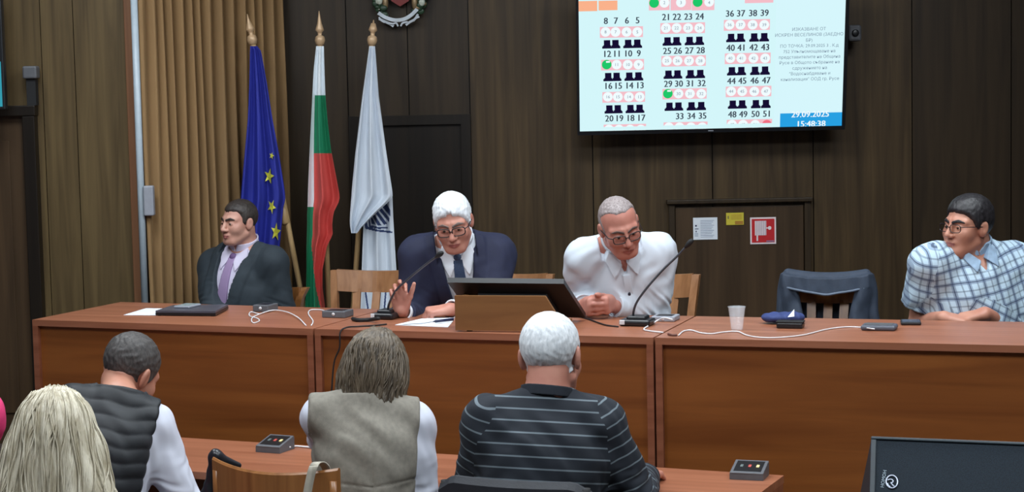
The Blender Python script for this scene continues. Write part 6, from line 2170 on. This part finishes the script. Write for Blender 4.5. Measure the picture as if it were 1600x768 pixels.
tc = nd(nt, 'ShaderNodeTexCoord'); vo = nd(nt, 'ShaderNodeTexVoronoi'); vo.inputs['Scale'].default_value = 320; nt.links.new(tc.outputs['Object'], vo.inputs['Vector'])
rp = nd(nt, 'ShaderNodeValToRGB'); rp.color_ramp.elements[0].color = srgb(14, 21, 28); rp.color_ramp.elements[1].color = srgb(28, 39, 49); rp.color_ramp.elements[1].position = 0.6
nt.links.new(vo.outputs['Distance'], rp.inputs[0]); nt.links.new(rp.outputs[0], pr.inputs['Base Color']); pr.inputs['Roughness'].default_value = 0.75; pr.inputs['Specular IOR Level'].default_value = 0.25
m = MB(); m.box(0.016, kwid - 0.016, 0.010, kh - 0.014, 0, 0.010, 0, KM); m.build('grille', gmat, lk, ko)


def kp(px, py):
    d = ray(px, py); c0_ = Vector((0, 0, CAM_Z)); q_ = c0_ + d * ((k0 - c0_).dot(kn) / d.dot(kn)) - k0
    return q_.dot(ku), q_.dot(kv)


M_LOGO = mat('logo_silver', srgb(196, 204, 222), 0.3, 0.03, metal=0.2)
lx, ly = kp(1393.5, 755); lr = 0.017
m = MB()
ringp = [KM @ Vector((lx + lr * 0.95 * math.cos(a * math.pi / 14), ly + lr * 1.18 * math.sin(a * math.pi / 14), 0.013)) for a in range(28)]
m.tube(ringp, 0.0022, 6, 0, True)
m.tube(catmull([KM @ Vector((lx + a * lr, ly + b * lr, 0.013)) for a, b in ((-0.75, -0.25), (-0.2, -0.45), (0.2, -0.2), (0.1, 0.15), (-0.15, 0.2), (0.15, 0.6), (0.45, 0.85))], 4), 0.0020, 6)
m.tube(catmull([KM @ Vector((lx + a * lr, ly + b * lr, 0.013)) for a, b in ((-0.75, 0.35), (-0.55, 0.75), (-0.25, 1.02))], 4), 0.0024, 6)
m.build('logo', M_LOGO, lk, ko)
v_, f_ = text_geo('HOMOH')
m = MB(); wx0, wy0 = kp(1383, 737); wx1, wy1 = kp(1374, 790)
dirw = Vector((wx1 - wx0, wy1 - wy0)).normalized(); perp = Vector((-dirw.y, dirw.x)); szw = 0.0145
mxv = max(a[0] for a in v_)
m.add([KM @ Vector((wx0 + dirw.x * ((mxv - a[0]) * szw * 1.0) + perp.x * a[1] * szw * 1.0, wy0 + dirw.y * ((mxv - a[0]) * szw) + perp.y * a[1] * szw, 0.0125)) for a in v_], f_)
m.build('maker_name', mat('logo_text', srgb(150, 168, 182), 0.4), lk, ko)
# table that carries the loudspeaker
bz = min((KM @ Vector((x, kh, 0))).z for x in (0, kwid)) - 0.002
cxk = ko.x; cyk = ko.y
ts = thing('side_table', 'small black table carrying the loudspeaker', 'table', (cxk, cyk + 0.05, 0))
m = MB(); m.rbox(-0.30, 0.30, -0.26, 0.24, bz - 0.03, bz - 0.001, 0.004); m.build('table_top', M_BLACKM, ts)
for sx in (-1, 1):
    for sy in (-1, 1):
        m = MB(); m.tube([(sx * 0.26, sy * 0.2, bz - 0.03), (sx * 0.27, sy * 0.21, 0)], 0.014, 8); m.build('leg', M_BLACKM, ts)

# small pieces belong to the part they are sewn or fixed to
for ob in list(bpy.data.objects):
    b_ = ob.name.split('.')[0]
    if ob.parent and b_ in ('button', 'placket', 'collar', 'collar_leaf', 'neckband', 'tie_knot', 'hanger_loop', 'shirt_cuff'):
        sib = {s_.name.split('.')[0]: s_ for s_ in ob.parent.children}
        host = {'tie_knot': 'tie', 'hanger_loop': 'vest', 'neckband': 'sweater'}.get(b_, 'shirt')
        if host in sib: ob.parent = sib[host]
